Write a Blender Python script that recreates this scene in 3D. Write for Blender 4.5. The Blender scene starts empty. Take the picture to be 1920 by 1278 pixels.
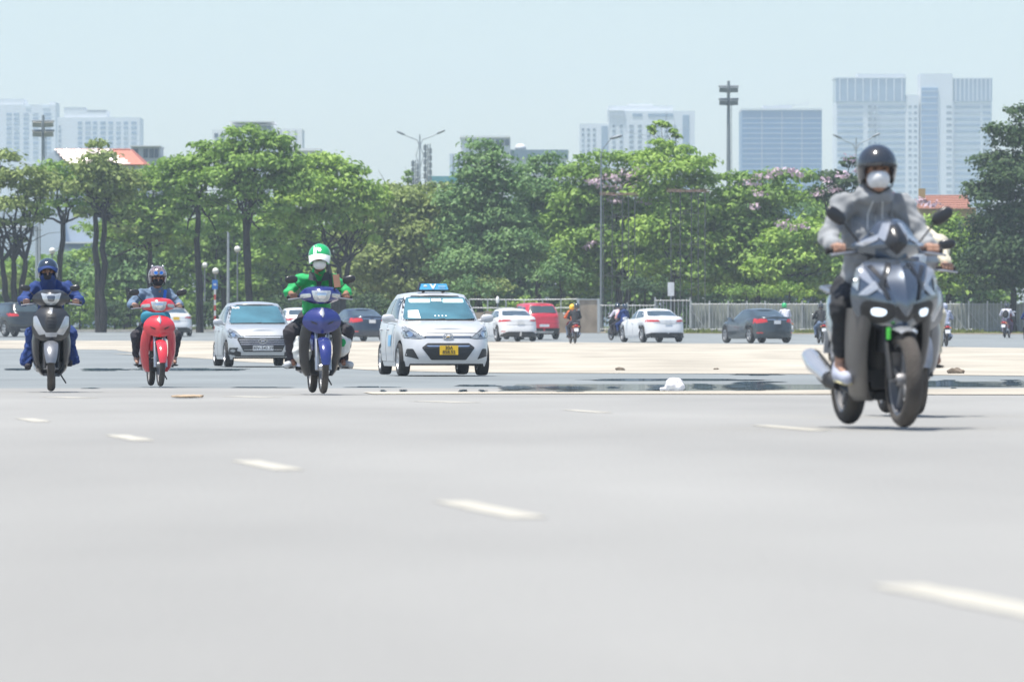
import bpy, bmesh, math, random
import numpy as np
from mathutils import Vector, Matrix, Euler
from mathutils.bvhtree import BVHTree
from mathutils.geometry import delaunay_2d_cdt

R = math.radians
rng = np.random.default_rng(7)
random.seed(7)
SC = bpy.context.scene
COL = SC.collection

# ------------------------------------------------------------------ camera, sky, sun, exposure
FPX = 200.0 / 36.0 * 1920.0        # focal length in photo pixels
HC = 0.55                          # camera height
HZ = 635.0                         # horizon row in the photo
cam_data = bpy.data.cameras.new('camera')
cam = bpy.data.objects.new('camera', cam_data)
COL.objects.link(cam)
SC.camera = cam
cam.location = (0, 0, HC)
cam.rotation_euler = (math.pi / 2 - 4.0 / FPX, 0, 0)
cam_data.lens = 200
cam_data.sensor_width = 36
cam_data.clip_start = 0.5
cam_data.clip_end = 9000
cam_data.dof.use_dof = True
cam_data.dof.focus_distance = 84
cam_data.dof.aperture_fstop = 6.3

SUN_EL, SUN_AZ = R(75), R(-125)     # azimuth from +Y towards +X; the sun stands high on the left
world = bpy.data.worlds.new('World')
SC.world = world
world.use_nodes = True
wn = world.node_tree.nodes
bg = wn['Background']
sky = wn.new('ShaderNodeTexSky')
sky.sky_type = 'NISHITA'
sky.sun_disc = False
sky.sun_elevation = SUN_EL
sky.sun_rotation = SUN_AZ
sky.air_density = 1.0
sky.dust_density = 1.2
sky.ozone_density = 1.0
wl = world.node_tree.links
w_tc = wn.new('ShaderNodeTexCoord'); w_mp = wn.new('ShaderNodeMapping'); w_mp.inputs['Scale'].default_value = (3, 3, 14)
w_nz = wn.new('ShaderNodeTexNoise'); w_nz.inputs['Scale'].default_value = 2.2; w_nz.inputs['Detail'].default_value = 4
w_mr = wn.new('ShaderNodeMapRange'); w_mr.inputs['To Min'].default_value = .93; w_mr.inputs['To Max'].default_value = 1.07
w_vm = wn.new('ShaderNodeVectorMath'); w_vm.operation = 'SCALE'
wl.new(w_tc.outputs['Generated'], w_mp.inputs[0]); wl.new(w_mp.outputs[0], w_nz.inputs['Vector']); wl.new(w_nz.outputs[0], w_mr.inputs[0])
wl.new(sky.outputs[0], w_vm.inputs[0]); wl.new(w_mr.outputs[0], w_vm.inputs['Scale']); wl.new(w_vm.outputs[0], bg.inputs[0])
bg.inputs[1].default_value = 0.115
sun_data = bpy.data.lights.new('sun', 'SUN')
sun_data.energy = 4.6
sun_data.angle = R(0.6)
sun_data.color = (1.0, 0.95, 0.87)
sun = bpy.data.objects.new('sun', sun_data)
COL.objects.link(sun)
sdir = Vector((math.sin(SUN_AZ) * math.cos(SUN_EL), math.cos(SUN_AZ) * math.cos(SUN_EL), math.sin(SUN_EL)))
sun.rotation_euler = sdir.to_track_quat('Z', 'Y').to_euler()
sun.location = (0, 0, 60)
SC.view_settings.view_transform = 'Standard'
SC.view_settings.look = 'None'
SC.view_settings.gamma = 1
SC.view_settings.use_curve_mapping = False
SC.view_settings.exposure = 0.62
SC.render.engine = 'CYCLES'
SC.cycles.use_denoising = True
SC.cycles.max_bounces = 6
SC.cycles.transparent_max_bounces = 8
SC.cycles.volume_bounces = 1
HAZE = 0.00027

# ------------------------------------------------------------------ where things stand
_gd = np.array([-80, 0, 20, 33, 48, 62, 75, 104, 120, 133, 160, 200, 248, 275, 300, 330, 400, 600, 900, 4000.])
_gz = np.array([0, 0, .02, .040, .0, -.043, -.077, -.103, -.102, -.0875, .005, .19, .42, .64, .88, 1.1, 1.4, 1.9, 2.2, 2.5])
_td = np.concatenate([np.arange(-80, 420, 1.0), np.arange(420, 4001, 20.)])
_tz = np.interp(_td, _gd, _gz)
_k = np.ones(15) / 15
_tz[15:440] = np.convolve(_tz, _k, 'same')[15:440]
def G(d): return float(np.interp(d, _td, _tz))
def X(px, d): return (px - 960.0) / FPX * d
def Z(py, d): return HC + (HZ - py) / FPX * d
_pd = np.arange(6, 330, .25)
_pp = np.array([HZ + (HC - G(q)) * FPX / q for q in _pd])
def inv(py): return float(np.interp(-py, -_pp, _pd))     # ground distance seen at a photo row
def gp(px, py):
    d = inv(py); return (X(px, d), d)

# ------------------------------------------------------------------ objects
def link(o, parent=None):
    COL.objects.link(o)
    if parent is not None: o.parent = parent
    return o
def tag(o, label=None, cat=None, group=None, kind=None):
    if label: o['label'] = label
    if cat: o['category'] = cat
    if group: o['group'] = group
    if kind: o['kind'] = kind
    return o
def thing(name, label, cat, loc=(0, 0, 0), rz=0.0, group=None):
    o = bpy.data.objects.new(name, None)
    o.empty_display_size = .2
    link(o); o.location = loc; o.rotation_euler = (0, 0, rz)
    return tag(o, label, cat, group)
def meshobj(name, me, mats, parent=None, smooth=True, angle=42):
    for m in (mats if isinstance(mats, (list, tuple)) else [mats]): me.materials.append(m)
    if smooth:
        me.polygons.foreach_set('use_smooth', [True] * len(me.polygons))
        if angle < 179: me.set_sharp_from_angle(angle=R(angle))
    o = bpy.data.objects.new(name, me)
    return link(o, parent)
def from_np(name, V, Fc, mats, parent=None, smooth=True, angle=180):
    me = bpy.data.meshes.new(name)
    Fc = np.asarray(Fc)
    n, k = Fc.shape
    me.vertices.add(len(V)); me.vertices.foreach_set('co', np.asarray(V, dtype=np.float32).ravel())
    me.loops.add(n * k); me.loops.foreach_set('vertex_index', Fc.ravel().astype(np.int32))
    me.polygons.add(n); me.polygons.foreach_set('loop_start', (np.arange(n) * k).astype(np.int32))
    me.update(calc_edges=True); me.validate()
    return meshobj(name, me, mats, parent, smooth, angle)
def copy_tree(o, parent=None):
    c = o.copy(); COL.objects.link(c); c.parent = parent
    for ch in list(o.children): copy_tree(ch, c)
    return c
def share(o, parent=None, loc=None, rot=None, scale=None):
    c = o.copy(); COL.objects.link(c)
    if parent is not None: c.parent = parent
    if loc is not None: c.location = loc
    if rot is not None: c.rotation_euler = rot
    if scale is not None: c.scale = scale
    return c

# ------------------------------------------------------------------ materials
_mats = {}
def mat(name, col, rough=.6, metal=0.0, var=.12, scale=6.0, bump=0.0, bscale=40.0, spec=.5, coat=0.0, trans=0.0, emit=None, stretch=None, col2=None, island=False, sheen=0.0):
    if name in _mats: return _mats[name]
    m = bpy.data.materials.new(name); m.use_nodes = True
    nt = m.node_tree; N = nt.nodes; L = nt.links
    p = N['Principled BSDF']
    tc = N.new('ShaderNodeTexCoord'); src = tc.outputs['Object']
    if stretch:
        mp = N.new('ShaderNodeMapping'); mp.inputs['Scale'].default_value = stretch
        L.new(src, mp.inputs[0]); src = mp.outputs[0]
    nz = N.new('ShaderNodeTexNoise'); nz.inputs['Scale'].default_value = scale; nz.inputs['Detail'].default_value = 5
    L.new(src, nz.inputs['Vector'])
    rp = N.new('ShaderNodeValToRGB')
    c = Vector(col)
    lo = c * (1 - var); hi = Vector(col2) if col2 else c * (1 + var)
    if col2: lo = c
    rp.color_ramp.elements[0].position = .3; rp.color_ramp.elements[1].position = .7
    rp.color_ramp.elements[0].color = (*lo, 1); rp.color_ramp.elements[1].color = (*hi, 1)
    if island:
        ge = N.new('ShaderNodeNewGeometry'); mx = N.new('ShaderNodeMath'); mx.operation = 'MULTIPLY_ADD'
        L.new(ge.outputs['Random Per Island'], mx.inputs[0]); mx.inputs[1].default_value = .28
        m2 = N.new('ShaderNodeMath'); m2.operation = 'MULTIPLY'; m2.inputs[1].default_value = .85
        L.new(nz.outputs[0], m2.inputs[0]); L.new(m2.outputs[0], mx.inputs[2]); L.new(mx.outputs[0], rp.inputs[0])
    else:
        L.new(nz.outputs[0], rp.inputs[0])
    L.new(rp.outputs[0], p.inputs['Base Color'])
    p.inputs['Roughness'].default_value = rough
    p.inputs['Metallic'].default_value = metal
    p.inputs['Specular IOR Level'].default_value = spec
    p.inputs['Coat Weight'].default_value = coat
    p.inputs['Coat Roughness'].default_value = .05
    if sheen: p.inputs['Sheen Weight'].default_value = sheen
    if trans: p.inputs['Transmission Weight'].default_value = trans
    if emit:
        p.inputs['Emission Color'].default_value = (*emit[:3], 1); p.inputs['Emission Strength'].default_value = emit[3]
    if bump:
        bn = N.new('ShaderNodeTexNoise'); bn.inputs['Scale'].default_value = bscale; bn.inputs['Detail'].default_value = 6
        L.new(src, bn.inputs['Vector'])
        bp = N.new('ShaderNodeBump'); bp.inputs['Strength'].default_value = bump; bp.inputs['Distance'].default_value = .02
        L.new(bn.outputs[0], bp.inputs['Height']); L.new(bp.outputs[0], p.inputs['Normal'])
    _mats[name] = m
    return m
def leafmat(name, lo, hi, tr=.22, rough=.5):
    if name in _mats: return _mats[name]
    m = mat(name, lo, rough, col2=hi, scale=.5, island=True, spec=.12)
    nt = m.node_tree; N = nt.nodes; L = nt.links
    p = N['Principled BSDF']; out = N['Material Output']
    t = N.new('ShaderNodeBsdfTranslucent'); mx = N.new('ShaderNodeMixShader'); mx.inputs[0].default_value = tr
    rp = [n for n in N if n.type == 'VALTORGB'][0]
    hs = N.new('ShaderNodeHueSaturation'); hs.inputs['Saturation'].default_value = 1.15; hs.inputs['Value'].default_value = 1.5
    L.new(rp.outputs[0], hs.inputs['Color']); L.new(hs.outputs[0], t.inputs[0])
    L.new(p.outputs[0], mx.inputs[1]); L.new(t.outputs[0], mx.inputs[2]); L.new(mx.outputs[0], out.inputs[0])
    return m

# ------------------------------------------------------------------ mesh builder
class MB:
    def __init__(s): s.v = []; s.f = []; s.m = []
    def add(s, vs, fs, mi=0):
        o = len(s.v); s.v += [tuple(p) for p in vs]
        for f in fs: s.f.append(tuple(i + o for i in f)); s.m.append(mi)
        return s
    def box(s, c, size, rot=None, mi=0, bev=0.0):
        hx, hy, hz = [q / 2 for q in size]; c = Vector(c)
        if bev:
            return s.sup(c, (hx, hy, hz), 12, rot=rot, mi=mi, n=12)
        P = [Vector((x, y, z)) for x in (-hx, hx) for y in (-hy, hy) for z in (-hz, hz)]
        if rot is not None: P = [rot @ p for p in P]
        return s.add([p + c for p in P], [(0, 1, 3, 2), (4, 6, 7, 5), (0, 4, 5, 1), (2, 3, 7, 6), (0, 2, 6, 4), (1, 5, 7, 3)], mi)
    def bx(s, x0, x1, y0, y1, z0, z1, mi=0):
        return s.box(((x0 + x1) / 2, (y0 + y1) / 2, (z0 + z1) / 2), (x1 - x0, y1 - y0, z1 - z0), mi=mi)
    def grid(s, P, mi=0, closeu=False, closev=False, flip=False):
        nu, nv = len(P), len(P[0]); vs = [q for row in P for q in row]; fs = []
        for i in range(nu if closeu else nu - 1):
            for j in range(nv if closev else nv - 1):
                a = i * nv + j; b = ((i + 1) % nu) * nv + j; c = ((i + 1) % nu) * nv + (j + 1) % nv; d = i * nv + (j + 1) % nv
                fs.append((a, d, c, b) if flip else (a, b, c, d))
        return s.add(vs, fs, mi)
    def tube(s, pts, rad, n=10, mi=0, cap=True, flat=None):
        pts = [Vector(p) for p in pts]
        if not hasattr(rad, '__len__'): rad = [rad] * len(pts)
        rings = []; up = None
        for i, p in enumerate(pts):
            t = (pts[min(i + 1, len(pts) - 1)] - pts[max(i - 1, 0)]).normalized()
            if up is None:
                up = Vector((0, 0, 1)) if abs(t.z) < .9 else Vector((0, 1, 0))
            a = t.cross(up).normalized(); b = a.cross(t).normalized(); up = b
            fl = flat if flat else 1.0
            rings.append([p + (a * math.cos(q) + b * math.sin(q) * fl) * rad[i] for q in [2 * math.pi * k / n for k in range(n)]])
        s.grid(rings, mi, closev=True)
        if cap:
            o = len(s.v) - len(pts) * n
            s.f.append(tuple(o + k for k in range(n))); s.m.append(mi)
            s.f.append(tuple(o + (len(pts) - 1) * n + k for k in reversed(range(n)))); s.m.append(mi)
        return s
    def lathe(s, prof, c=(0, 0, 0), axis='Z', n=24, mi=0, a0=0, a1=2 * math.pi):
        c = Vector(c); full = abs(a1 - a0 - 2 * math.pi) < 1e-6
        rings = []
        for k in range(n if full else n + 1):
            a = a0 + (a1 - a0) * k / n
            row = []
            for r, h in prof:
                u, w = r * math.cos(a), r * math.sin(a)
                row.append(c + (Vector((u, w, h)) if axis == 'Z' else Vector((h, u, w)) if axis == 'X' else Vector((u, h, w))))
            rings.append(row)
        return s.grid(rings, mi, closeu=full)
    def sup(s, c, r, e=2.0, rot=None, mi=0, n=14):
        c = Vector(c); rows = []
        sg = lambda q, p: math.copysign(abs(q) ** p, q)
        ex = 2.0 / e
        for i in range(n + 1):
            la = -math.pi / 2 + math.pi * i / n; row = []
            for j in range(2 * n):
                lo = 2 * math.pi * j / (2 * n)
                p = Vector((r[0] * sg(math.cos(la), ex) * sg(math.cos(lo), ex), r[1] * sg(math.cos(la), ex) * sg(math.sin(lo), ex), r[2] * sg(math.sin(la), ex)))
                if rot is not None: p = rot @ p
                row.append(p + c)
            rows.append(row)
        return s.grid(rows, mi, closev=True)
    def prism(s, poly, axis, a, b, mi=0):
        n = len(poly); vs = []
        for h in (a, b):
            for (u, w) in poly: vs.append({'X': (h, u, w), 'Y': (u, h, w), 'Z': (u, w, h)}[axis])
        fs = [tuple(range(n)), tuple(reversed(range(n, 2 * n)))] + [(i, i + n, (i + 1) % n + n, (i + 1) % n) for i in range(n)]
        return s.add(vs, fs, mi)
    def shell(s, rows, th=.012, p=2.0, nx=16, nr=None, mi=0):
        """rows: (z, half width, y at middle, y at edge); a curved panel facing -y with its own thickness"""
        rows = np.array(rows, float)
        t = np.linspace(0, 1, len(rows)); tt = np.linspace(0, 1, nr or len(rows) * 4)
        Rr = np.stack([spline(t, rows[:, k], tt) for k in range(4)], 1)
        us = np.linspace(-1, 1, nx + 1)
        P = [[(u * r[1], r[2] + (r[3] - r[2]) * abs(u) ** p, r[0]) for u in us] for r in Rr]
        Q = [[(q[0] * (1 - th / max(r[1], .02)), q[1] + th, q[2]) for q in row] for row, r in zip(P, Rr)]
        s.grid(P, mi, flip=False); s.grid(Q, mi, flip=True)
        ed = lambda A: A[0] + [r[-1] for r in A[1:]] + A[-1][::-1][1:] + [r[0] for r in A[::-1][1:-1]]
        s.grid([ed(P), ed(Q)], mi, closev=True)
        return s
    def bvh(s): return BVHTree.FromPolygons([Vector(p) for p in s.v], s.f)
    def build(s, name, mats, parent=None, smooth=True, angle=42, loc=None, rot=None):
        me = bpy.data.meshes.new(name); me.from_pydata(s.v, [], s.f)
        me.polygons.foreach_set('material_index', s.m); 
        bm = bmesh.new(); bm.from_mesh(me); bmesh.ops.remove_doubles(bm, verts=bm.verts, dist=1e-5)
        bmesh.ops.recalc_face_normals(bm, faces=bm.faces); bm.to_mesh(me); bm.free()
        me.update()
        o = meshobj(name, me, mats, parent, smooth, angle)
        if loc is not None: o.location = loc
        if rot is not None: o.rotation_euler = rot
        return o
def spline(t, y, tt):
    """monotone-ish cubic through the knots"""
    t = np.asarray(t, float); y = np.asarray(y, float)
    if len(t) < 3: return np.interp(tt, t, y)
    m = np.gradient(y, t)
    i = np.clip(np.searchsorted(t, tt, 'right') - 1, 0, len(t) - 2)
    h = t[i + 1] - t[i]; u = (tt - t[i]) / h
    return (2*u**3 - 3*u**2 + 1)*y[i] + (u**3 - 2*u**2 + u)*h*m[i] + (-2*u**3 + 3*u**2)*y[i+1] + (u**3 - u**2)*h*m[i+1]

_AX = {'front': (lambda a, b: Vector((a, -9, b)), Vector((0, 1, 0))), 'rear': (lambda a, b: Vector((a, 9, b)), Vector((0, -1, 0))),
       'left': (lambda a, b: Vector((-9, a, b)), Vector((1, 0, 0))), 'right': (lambda a, b: Vector((9, a, b)), Vector((-1, 0, 0))),
       'top': (lambda a, b: Vector((a, b, 9)), Vector((0, 0, -1)))}
def rounded(poly, r=.02, n=4):
    out = []; m = len(poly)
    for i in range(m):
        p0, p1, p2 = Vector(poly[i - 1]), Vector(poly[i]), Vector(poly[(i + 1) % m])
        a = p1 + (p0 - p1).normalized() * min(r, (p0 - p1).length * .45); b = p1 + (p2 - p1).normalized() * min(r, (p2 - p1).length * .45)
        for k in range(n + 1):
            t = k / n; out.append(tuple(a * (1 - t) ** 2 + p1 * 2 * t * (1 - t) + b * t * t))
    return out
def drape(poly, axis, bvh, off, mats, name, parent, res=.05, th=.012, rd=.0, z0=None):
    """a panel cut to a 2-D outline and laid on the surface met along one axis, standing proud by off"""
    fn, dr = _AX[axis]
    if rd: poly = rounded(poly, rd)
    P = [Vector(p) for p in poly]; pts = []
    for i in range(len(P)):
        a, b = P[i], P[(i + 1) % len(P)]; k = max(1, int((b - a).length / res))
        pts += [a.lerp(b, j / k) for j in range(k)]
    n = len(pts)
    x0, x1 = min(p.x for p in pts), max(p.x for p in pts); y0, y1 = min(p.y for p in pts), max(p.y for p in pts)
    inner = []
    nx, ny = int((x1 - x0) / res), int((y1 - y0) / res)
    for i in range(1, nx + 1):
        for j in range(1, ny + 1):
            inner.append(Vector((x0 + (x1 - x0) * i / (nx + 1), y0 + (y1 - y0) * j / (ny + 1))))
    vv, ee, ff, *_ = delaunay_2d_cdt(pts + inner, [], [list(range(n))], 1, 1e-6)
    hits = []
    last = None
    for q in vv:
        h = bvh.ray_cast(fn(q.x, q.y), dr)[0]
        if h is not None: last = h
        hits.append(h)
    dep = [h.dot(dr) for h in hits if h is not None]
    if not dep: return None
    md = sum(dep) / len(dep)
    V = []
    for q, h in zip(vv, hits):
        if h is None:
            b = fn(q.x, q.y); near = min(((q - w).length, k) for k, w in enumerate(vv) if hits[k] is not None)[1]
            h = b + dr * (hits[near].dot(dr) - b.dot(dr))
        V.append(h - dr * off)
    m = len(V)
    cnt = {}
    for f in ff:
        for i in range(len(f)):
            e = (f[i], f[(i + 1) % len(f)]); cnt[tuple(sorted(e))] = cnt.get(tuple(sorted(e)), 0) + 1
    V2 = V + [p + dr * th for p in V]
    faces = [tuple(f) for f in ff]
    for f in ff:
        for i in range(len(f)):
            e = (f[i], f[(i + 1) % len(f)])
            if cnt[tuple(sorted(e))] == 1: faces.append((e[0], e[1], e[1] + m, e[0] + m))
    mb = MB(); mb.v = [tuple(p) for p in V2]; mb.f = faces; mb.m = [0] * len(faces)
    return mb.build(name, mats, parent, angle=50)

# ------------------------------------------------------------------ rounded bodies from distance fields
def sdf_mesh(prims, h, k=.03, wrinkle=0.0, wf=30.0, name='body', mats=None, parent=None, raw=False):
    """prims: ('c', a, b, ra, rb) tapered limb | ('e', c, r[, rotmatrix]) ellipsoid | ('b', c, half[, rot], round) box; prefix '-' cuts away, a last dict {'k':..} sets its blend"""
    def bounds(p):
        if p[0][-1] == 'c':
            a, b = np.array(p[1]), np.array(p[2]); r = max(p[3], p[4])
            return np.minimum(a, b) - r, np.maximum(a, b) + r
        c = np.array(p[1]); r = max(p[2]) * (1.0 if len(p) < 4 or p[3] is None else 1.25)
        rr = np.array(p[2]) if (len(p) < 4 or p[3] is None) else np.array([r] * 3)
        return c - rr, c + rr
    lo = np.min([bounds(p)[0] for p in prims if p[0][0] != '-'], 0) - 2.5 * h - .01
    hi = np.max([bounds(p)[1] for p in prims if p[0][0] != '-'], 0) + 2.5 * h + .01
    n = np.ceil((hi - lo) / h).astype(int) + 1
    A = [lo[i] + np.arange(n[i]) * h for i in range(3)]
    Fd = np.full(n, 1.0)
    for p in prims:
        b0, b1 = bounds(p); kk = k
        if isinstance(p[-1], dict): kk = p[-1].get('k', k); p = p[:-1]
        mar = kk * 1.5 + 3 * h
        i0 = np.maximum(((b0 - mar - lo) / h).astype(int), 0); i1 = np.minimum(((b1 + mar - lo) / h).astype(int) + 2, n)
        if (i1 <= i0).any(): continue
        Xg, Yg, Zg = np.meshgrid(A[0][i0[0]:i1[0]], A[1][i0[1]:i1[1]], A[2][i0[2]:i1[2]], indexing='ij')
        Q = np.stack([Xg, Yg, Zg], -1)
        if p[0][-1] == 'c':
            a, b = np.array(p[1], float), np.array(p[2], float); ab = b - a
            t = np.clip(((Q - a) @ ab) / max(ab @ ab, 1e-9), 0, 1)
            d = np.linalg.norm(Q - a - t[..., None] * ab, axis=-1) - (p[3] + (p[4] - p[3]) * t)
        else:
            q = Q - np.array(p[1], float)
            if len(p) > 3 and p[3] is not None: q = q @ np.array(p[3])
            r = np.array(p[2], float)
            if p[0][-1] == 'e':
                k0 = np.linalg.norm(q / r, axis=-1); k1 = np.linalg.norm(q / r ** 2, axis=-1) + 1e-9
                d = k0 * (k0 - 1) / k1
            else:
                rd = p[4] if len(p) > 4 else .01
                w = np.abs(q) - (r - rd)
                d = np.linalg.norm(np.maximum(w, 0), axis=-1) + np.minimum(w.max(-1), 0) - rd
        sl = tuple(slice(i0[i], i1[i]) for i in range(3)); Fs = Fd[sl]
        if p[0][0] == '-':
            Fd[sl] = np.maximum(Fs, -d)
        else:
            hh = np.clip(.5 + .5 * (Fs - d) / kk, 0, 1)
            Fd[sl] = Fs * (1 - hh) + d * hh - kk * hh * (1 - hh)
    if wrinkle:
        Xg, Yg, Zg = np.meshgrid(*A, indexing='ij')
        wn_ = np.sin(Xg * wf + 2.1 * np.sin(Zg * wf * .6) + 1.3) * np.cos(Zg * wf * 1.25 + 1.7 * np.sin(Xg * wf * .5 + Yg * wf * .7)) + .6 * np.sin(Yg * wf * .9 + Zg * wf * .8 + 2 * np.sin(Xg * wf * .8))
        Fd += wrinkle * wn_
    V, Q = nets(Fd, lo, h)
    if raw: return V, Q
    return from_np(name, V, Q, mats, parent)
def nets(Fd, lo, h):
    n = np.array(Fd.shape); s = Fd < 0
    c = [slice(0, -1), slice(1, None)]
    acc = np.zeros((*(n - 1), 3)); cnt = np.zeros(n - 1)
    for ax in range(3):
        o1, o2 = [a for a in range(3) if a != ax]
        for u in (0, 1):
            for w in (0, 1):
                s0 = [None] * 3; s1 = [None] * 3
                s0[ax] = c[0]; s1[ax] = c[1]; s0[o1] = s1[o1] = c[u]; s0[o2] = s1[o2] = c[w]
                f0, f1 = Fd[tuple(s0)], Fd[tuple(s1)]
                m = (f0 < 0) != (f1 < 0)
                t = np.where(m, f0 / np.where(m, f0 - f1, 1), 0)
                cnt += m
                acc[..., ax] += np.where(m, t, 0); acc[..., o1] += m * u; acc[..., o2] += m * w
    act = cnt > 0; idx = np.full(n - 1, -1); idx[act] = np.arange(act.sum())
    ii = np.argwhere(act); V = (ii + acc[act] / cnt[act][:, None]) * h + lo
    quads = []
    for ax in range(3):
        o1, o2 = (ax + 1) % 3, (ax + 2) % 3
        s0 = [slice(None)] * 3; s1 = [slice(None)] * 3; s0[ax] = c[0]; s1[ax] = c[1]
        ch = s[tuple(s0)] != s[tuple(s1)]
        e = np.argwhere(ch)
        e = e[(e[:, o1] > 0) & (e[:, o2] > 0) & (e[:, o1] < n[o1] - 1) & (e[:, o2] < n[o2] - 1)]
        if not len(e): continue
        d1 = np.zeros(3, int); d1[o1] = 1; d2 = np.zeros(3, int); d2[o2] = 1
        q = np.stack([idx[tuple((e - a).T)] for a in (d1 * 0, d1, d1 + d2, d2)], 1)
        ins = s[tuple(e.T)]
        q[ins] = q[ins][:, ::-1]
        quads.append(q[:, ::-1])
    return V, np.concatenate(quads)

def text_part(s, size, m, parent, loc, rot, name='lettering', ext=.002, scale=(1, 1, 1)):
    cu = bpy.data.curves.new(name, 'FONT'); cu.body = s; cu.size = size; cu.align_x = 'CENTER'; cu.align_y = 'CENTER'; cu.extrude = ext
    cu.offset = size * .012
    o = bpy.data.objects.new(name, cu); COL.objects.link(o)
    dg = bpy.context.evaluated_depsgraph_get(); me = bpy.data.meshes.new_from_object(o.evaluated_get(dg))
    bpy.data.objects.remove(o); bpy.data.curves.remove(cu)
    me.materials.clear(); me.materials.append(m)
    t = bpy.data.objects.new(name, me); link(t, parent); t.location = loc; t.rotation_euler = rot; t.scale = scale
    return t
# ------------------------------------------------------------------ ground and roads
def sheet(name, poly, off, m, kind='structure', step=2.0, jag=0.0, seed=1):
    """poly: world xy outline; cut into rows so that it follows the ground profile"""
    bm = bmesh.new(); rr = random.Random(seed)
    pts = []
    for i in range(len(poly)):
        a, b = Vector(poly[i]), Vector(poly[(i + 1) % len(poly)])
        k = max(1, int((b - a).length / (step * 2))) if jag else 1
        for j in range(k):
            p = a.lerp(b, j / k)
            if jag: p += Vector((rr.uniform(-1, 1) * jag * .4, rr.uniform(-1, 1) * jag))
            pts.append(p)
    bm.faces.new([bm.verts.new((p.x, p.y, 0)) for p in pts])
    y0 = min(p.y for p in pts); y1 = max(p.y for p in pts); y = y0
    cuts = []
    while y < y1:
        cuts.append(y); y += step if y < 420 else 60
    for y in cuts[1:]:
        bmesh.ops.bisect_plane(bm, geom=bm.verts[:] + bm.edges[:] + bm.faces[:], plane_co=(0, y, 0), plane_no=(0, 1, 0))
    for v in bm.verts: v.co.z = G(v.co.y) + off
    me = bpy.data.meshes.new(name); bm.to_mesh(me); bm.free()
    me.materials.append(m)
    me.polygons.foreach_set('use_smooth', [True] * len(me.polygons))
    o = bpy.data.objects.new(name, me); link(o)
    if kind: o['kind'] = kind
    return o
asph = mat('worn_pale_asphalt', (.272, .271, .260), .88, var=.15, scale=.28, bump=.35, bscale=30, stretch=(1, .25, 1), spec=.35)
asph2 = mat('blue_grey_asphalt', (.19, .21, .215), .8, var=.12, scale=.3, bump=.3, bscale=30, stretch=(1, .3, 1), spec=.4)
sand = mat('pale_sandy_concrete', (.39, .36, .305), .95, var=.2, scale=.35, bump=.6, bscale=4, stretch=(1, .3, 1), spec=.1)
dirt = mat('dry_earth', (.22, .19, .14), .95, var=.3, scale=1.2, bump=.6, bscale=6, spec=.1)
paint = mat('road_paint', (.45, .43, .37), .7, var=.10, scale=5, bump=.2)
soil = mat('green_brown_soil', (.09, .11, .055), .95, var=.4, scale=.8, bump=.5, bscale=3, spec=.1)
sheet('ground', [(-1500, -60), (1500, -60), (1500, 3700), (-1500, 3700)], -.03, soil, step=4)
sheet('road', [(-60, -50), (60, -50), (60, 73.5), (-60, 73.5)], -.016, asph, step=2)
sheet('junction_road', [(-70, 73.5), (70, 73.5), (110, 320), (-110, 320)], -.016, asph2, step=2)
# sandy apron: lower edge runs from y 652 at the left to y 703 at the right
up = [(-300, 637.5), (0, 637.5), (500, 639), (1000, 640.5), (1500, 645), (1920, 652), (2300, 657)]
lo_ = [(2300, 706), (1920, 703), (1500, 700), (1300, 699), (950, 698), (820, 696), (700, 692.5), (520, 680), (330, 668.5), (215, 655), (0, 652.5), (-300, 652)]
outline = [gp(*p) for p in up] + [gp(*p) for p in lo_]
sheet('sandy_ground', outline, -.008, sand, step=2, jag=.35)
sheet('dusty_strip', [gp(690, 733), gp(1300, 731), gp(1920, 726), gp(2400, 722), gp(2400, 740), gp(1920, 738), gp(1300, 736.5), gp(960, 736), gp(690, 737)], -.008, sand, step=2, jag=.25, seed=4)
sheet('dirt_verge', [(-120, 309), (-10, 309), (15, 292), (120, 288), (120, 330), (-120, 330)], -.004, dirt, step=2, jag=.5, seed=2)
# kerb in front of the planting, stone by stone
kst = mat('grey_kerb_stone', (.42, .40, .36), .85, bump=.3, var=.15)
kb = MB().bx(-.48, .48, -.12, .12, -.1, .13).build('kerb', kst, None, smooth=False)
kroot = thing('kerb', 'low pale stone kerb along the planted verge at left', 'kerb', (0, 309, G(309)))
kb.name = 'kerb_stone'; kb.parent = kroot
for k in range(34):
    x = -33 + k * .98
    o = kb if k == 0 else share(kb)
    o.location = (x, random.uniform(-.03, .03), random.uniform(-.015, .01))
# lane dashes
def dash(x, d, dx, dy, L=1.7, w=.13, lb='', g='worn white lane dashes'):
    n = Vector((dx, dy)).normalized(); s = Vector((n.y, -n.x)) * w / 2 * -1
    a = Vector((x, d)) - n * L / 2; b = Vector((x, d)) + n * L / 2
    m = 8; L1 = [a.lerp(b, i / m) + s * (1 + random.uniform(-.12, .08)) for i in range(m + 1)]; L2 = [a.lerp(b, i / m) - s * (1 + random.uniform(-.12, .08)) for i in range(m + 1)]
    o = sheet('road_marking', [tuple(p) for p in L1 + L2[::-1]], -.0135, paint, step=.4)
    return o
for (px, py) in ((62, 783), (242, 815), (500, 865), (915, 945), (1850, 1116)):
    x, d = gp(px, py); dash(x, d, .155, -1)
for (px, py) in ((1100, 767), (1480, 797)):
    x, d = gp(px, py); dash(x, d, .113, -1, L=2.2)
for (px, py) in ((470, 741), (130, 742), (835, 750)):
    x, d = gp(px, py); dash(x, d, .3, -1, L=1.6, w=.30)
mk = sheet('road_marking', [gp(208, 662.2), gp(250, 664.6), (gp(330, 668.4)), gp(330, 667.2), gp(250, 663.2)], .0, paint, step=2)
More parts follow.
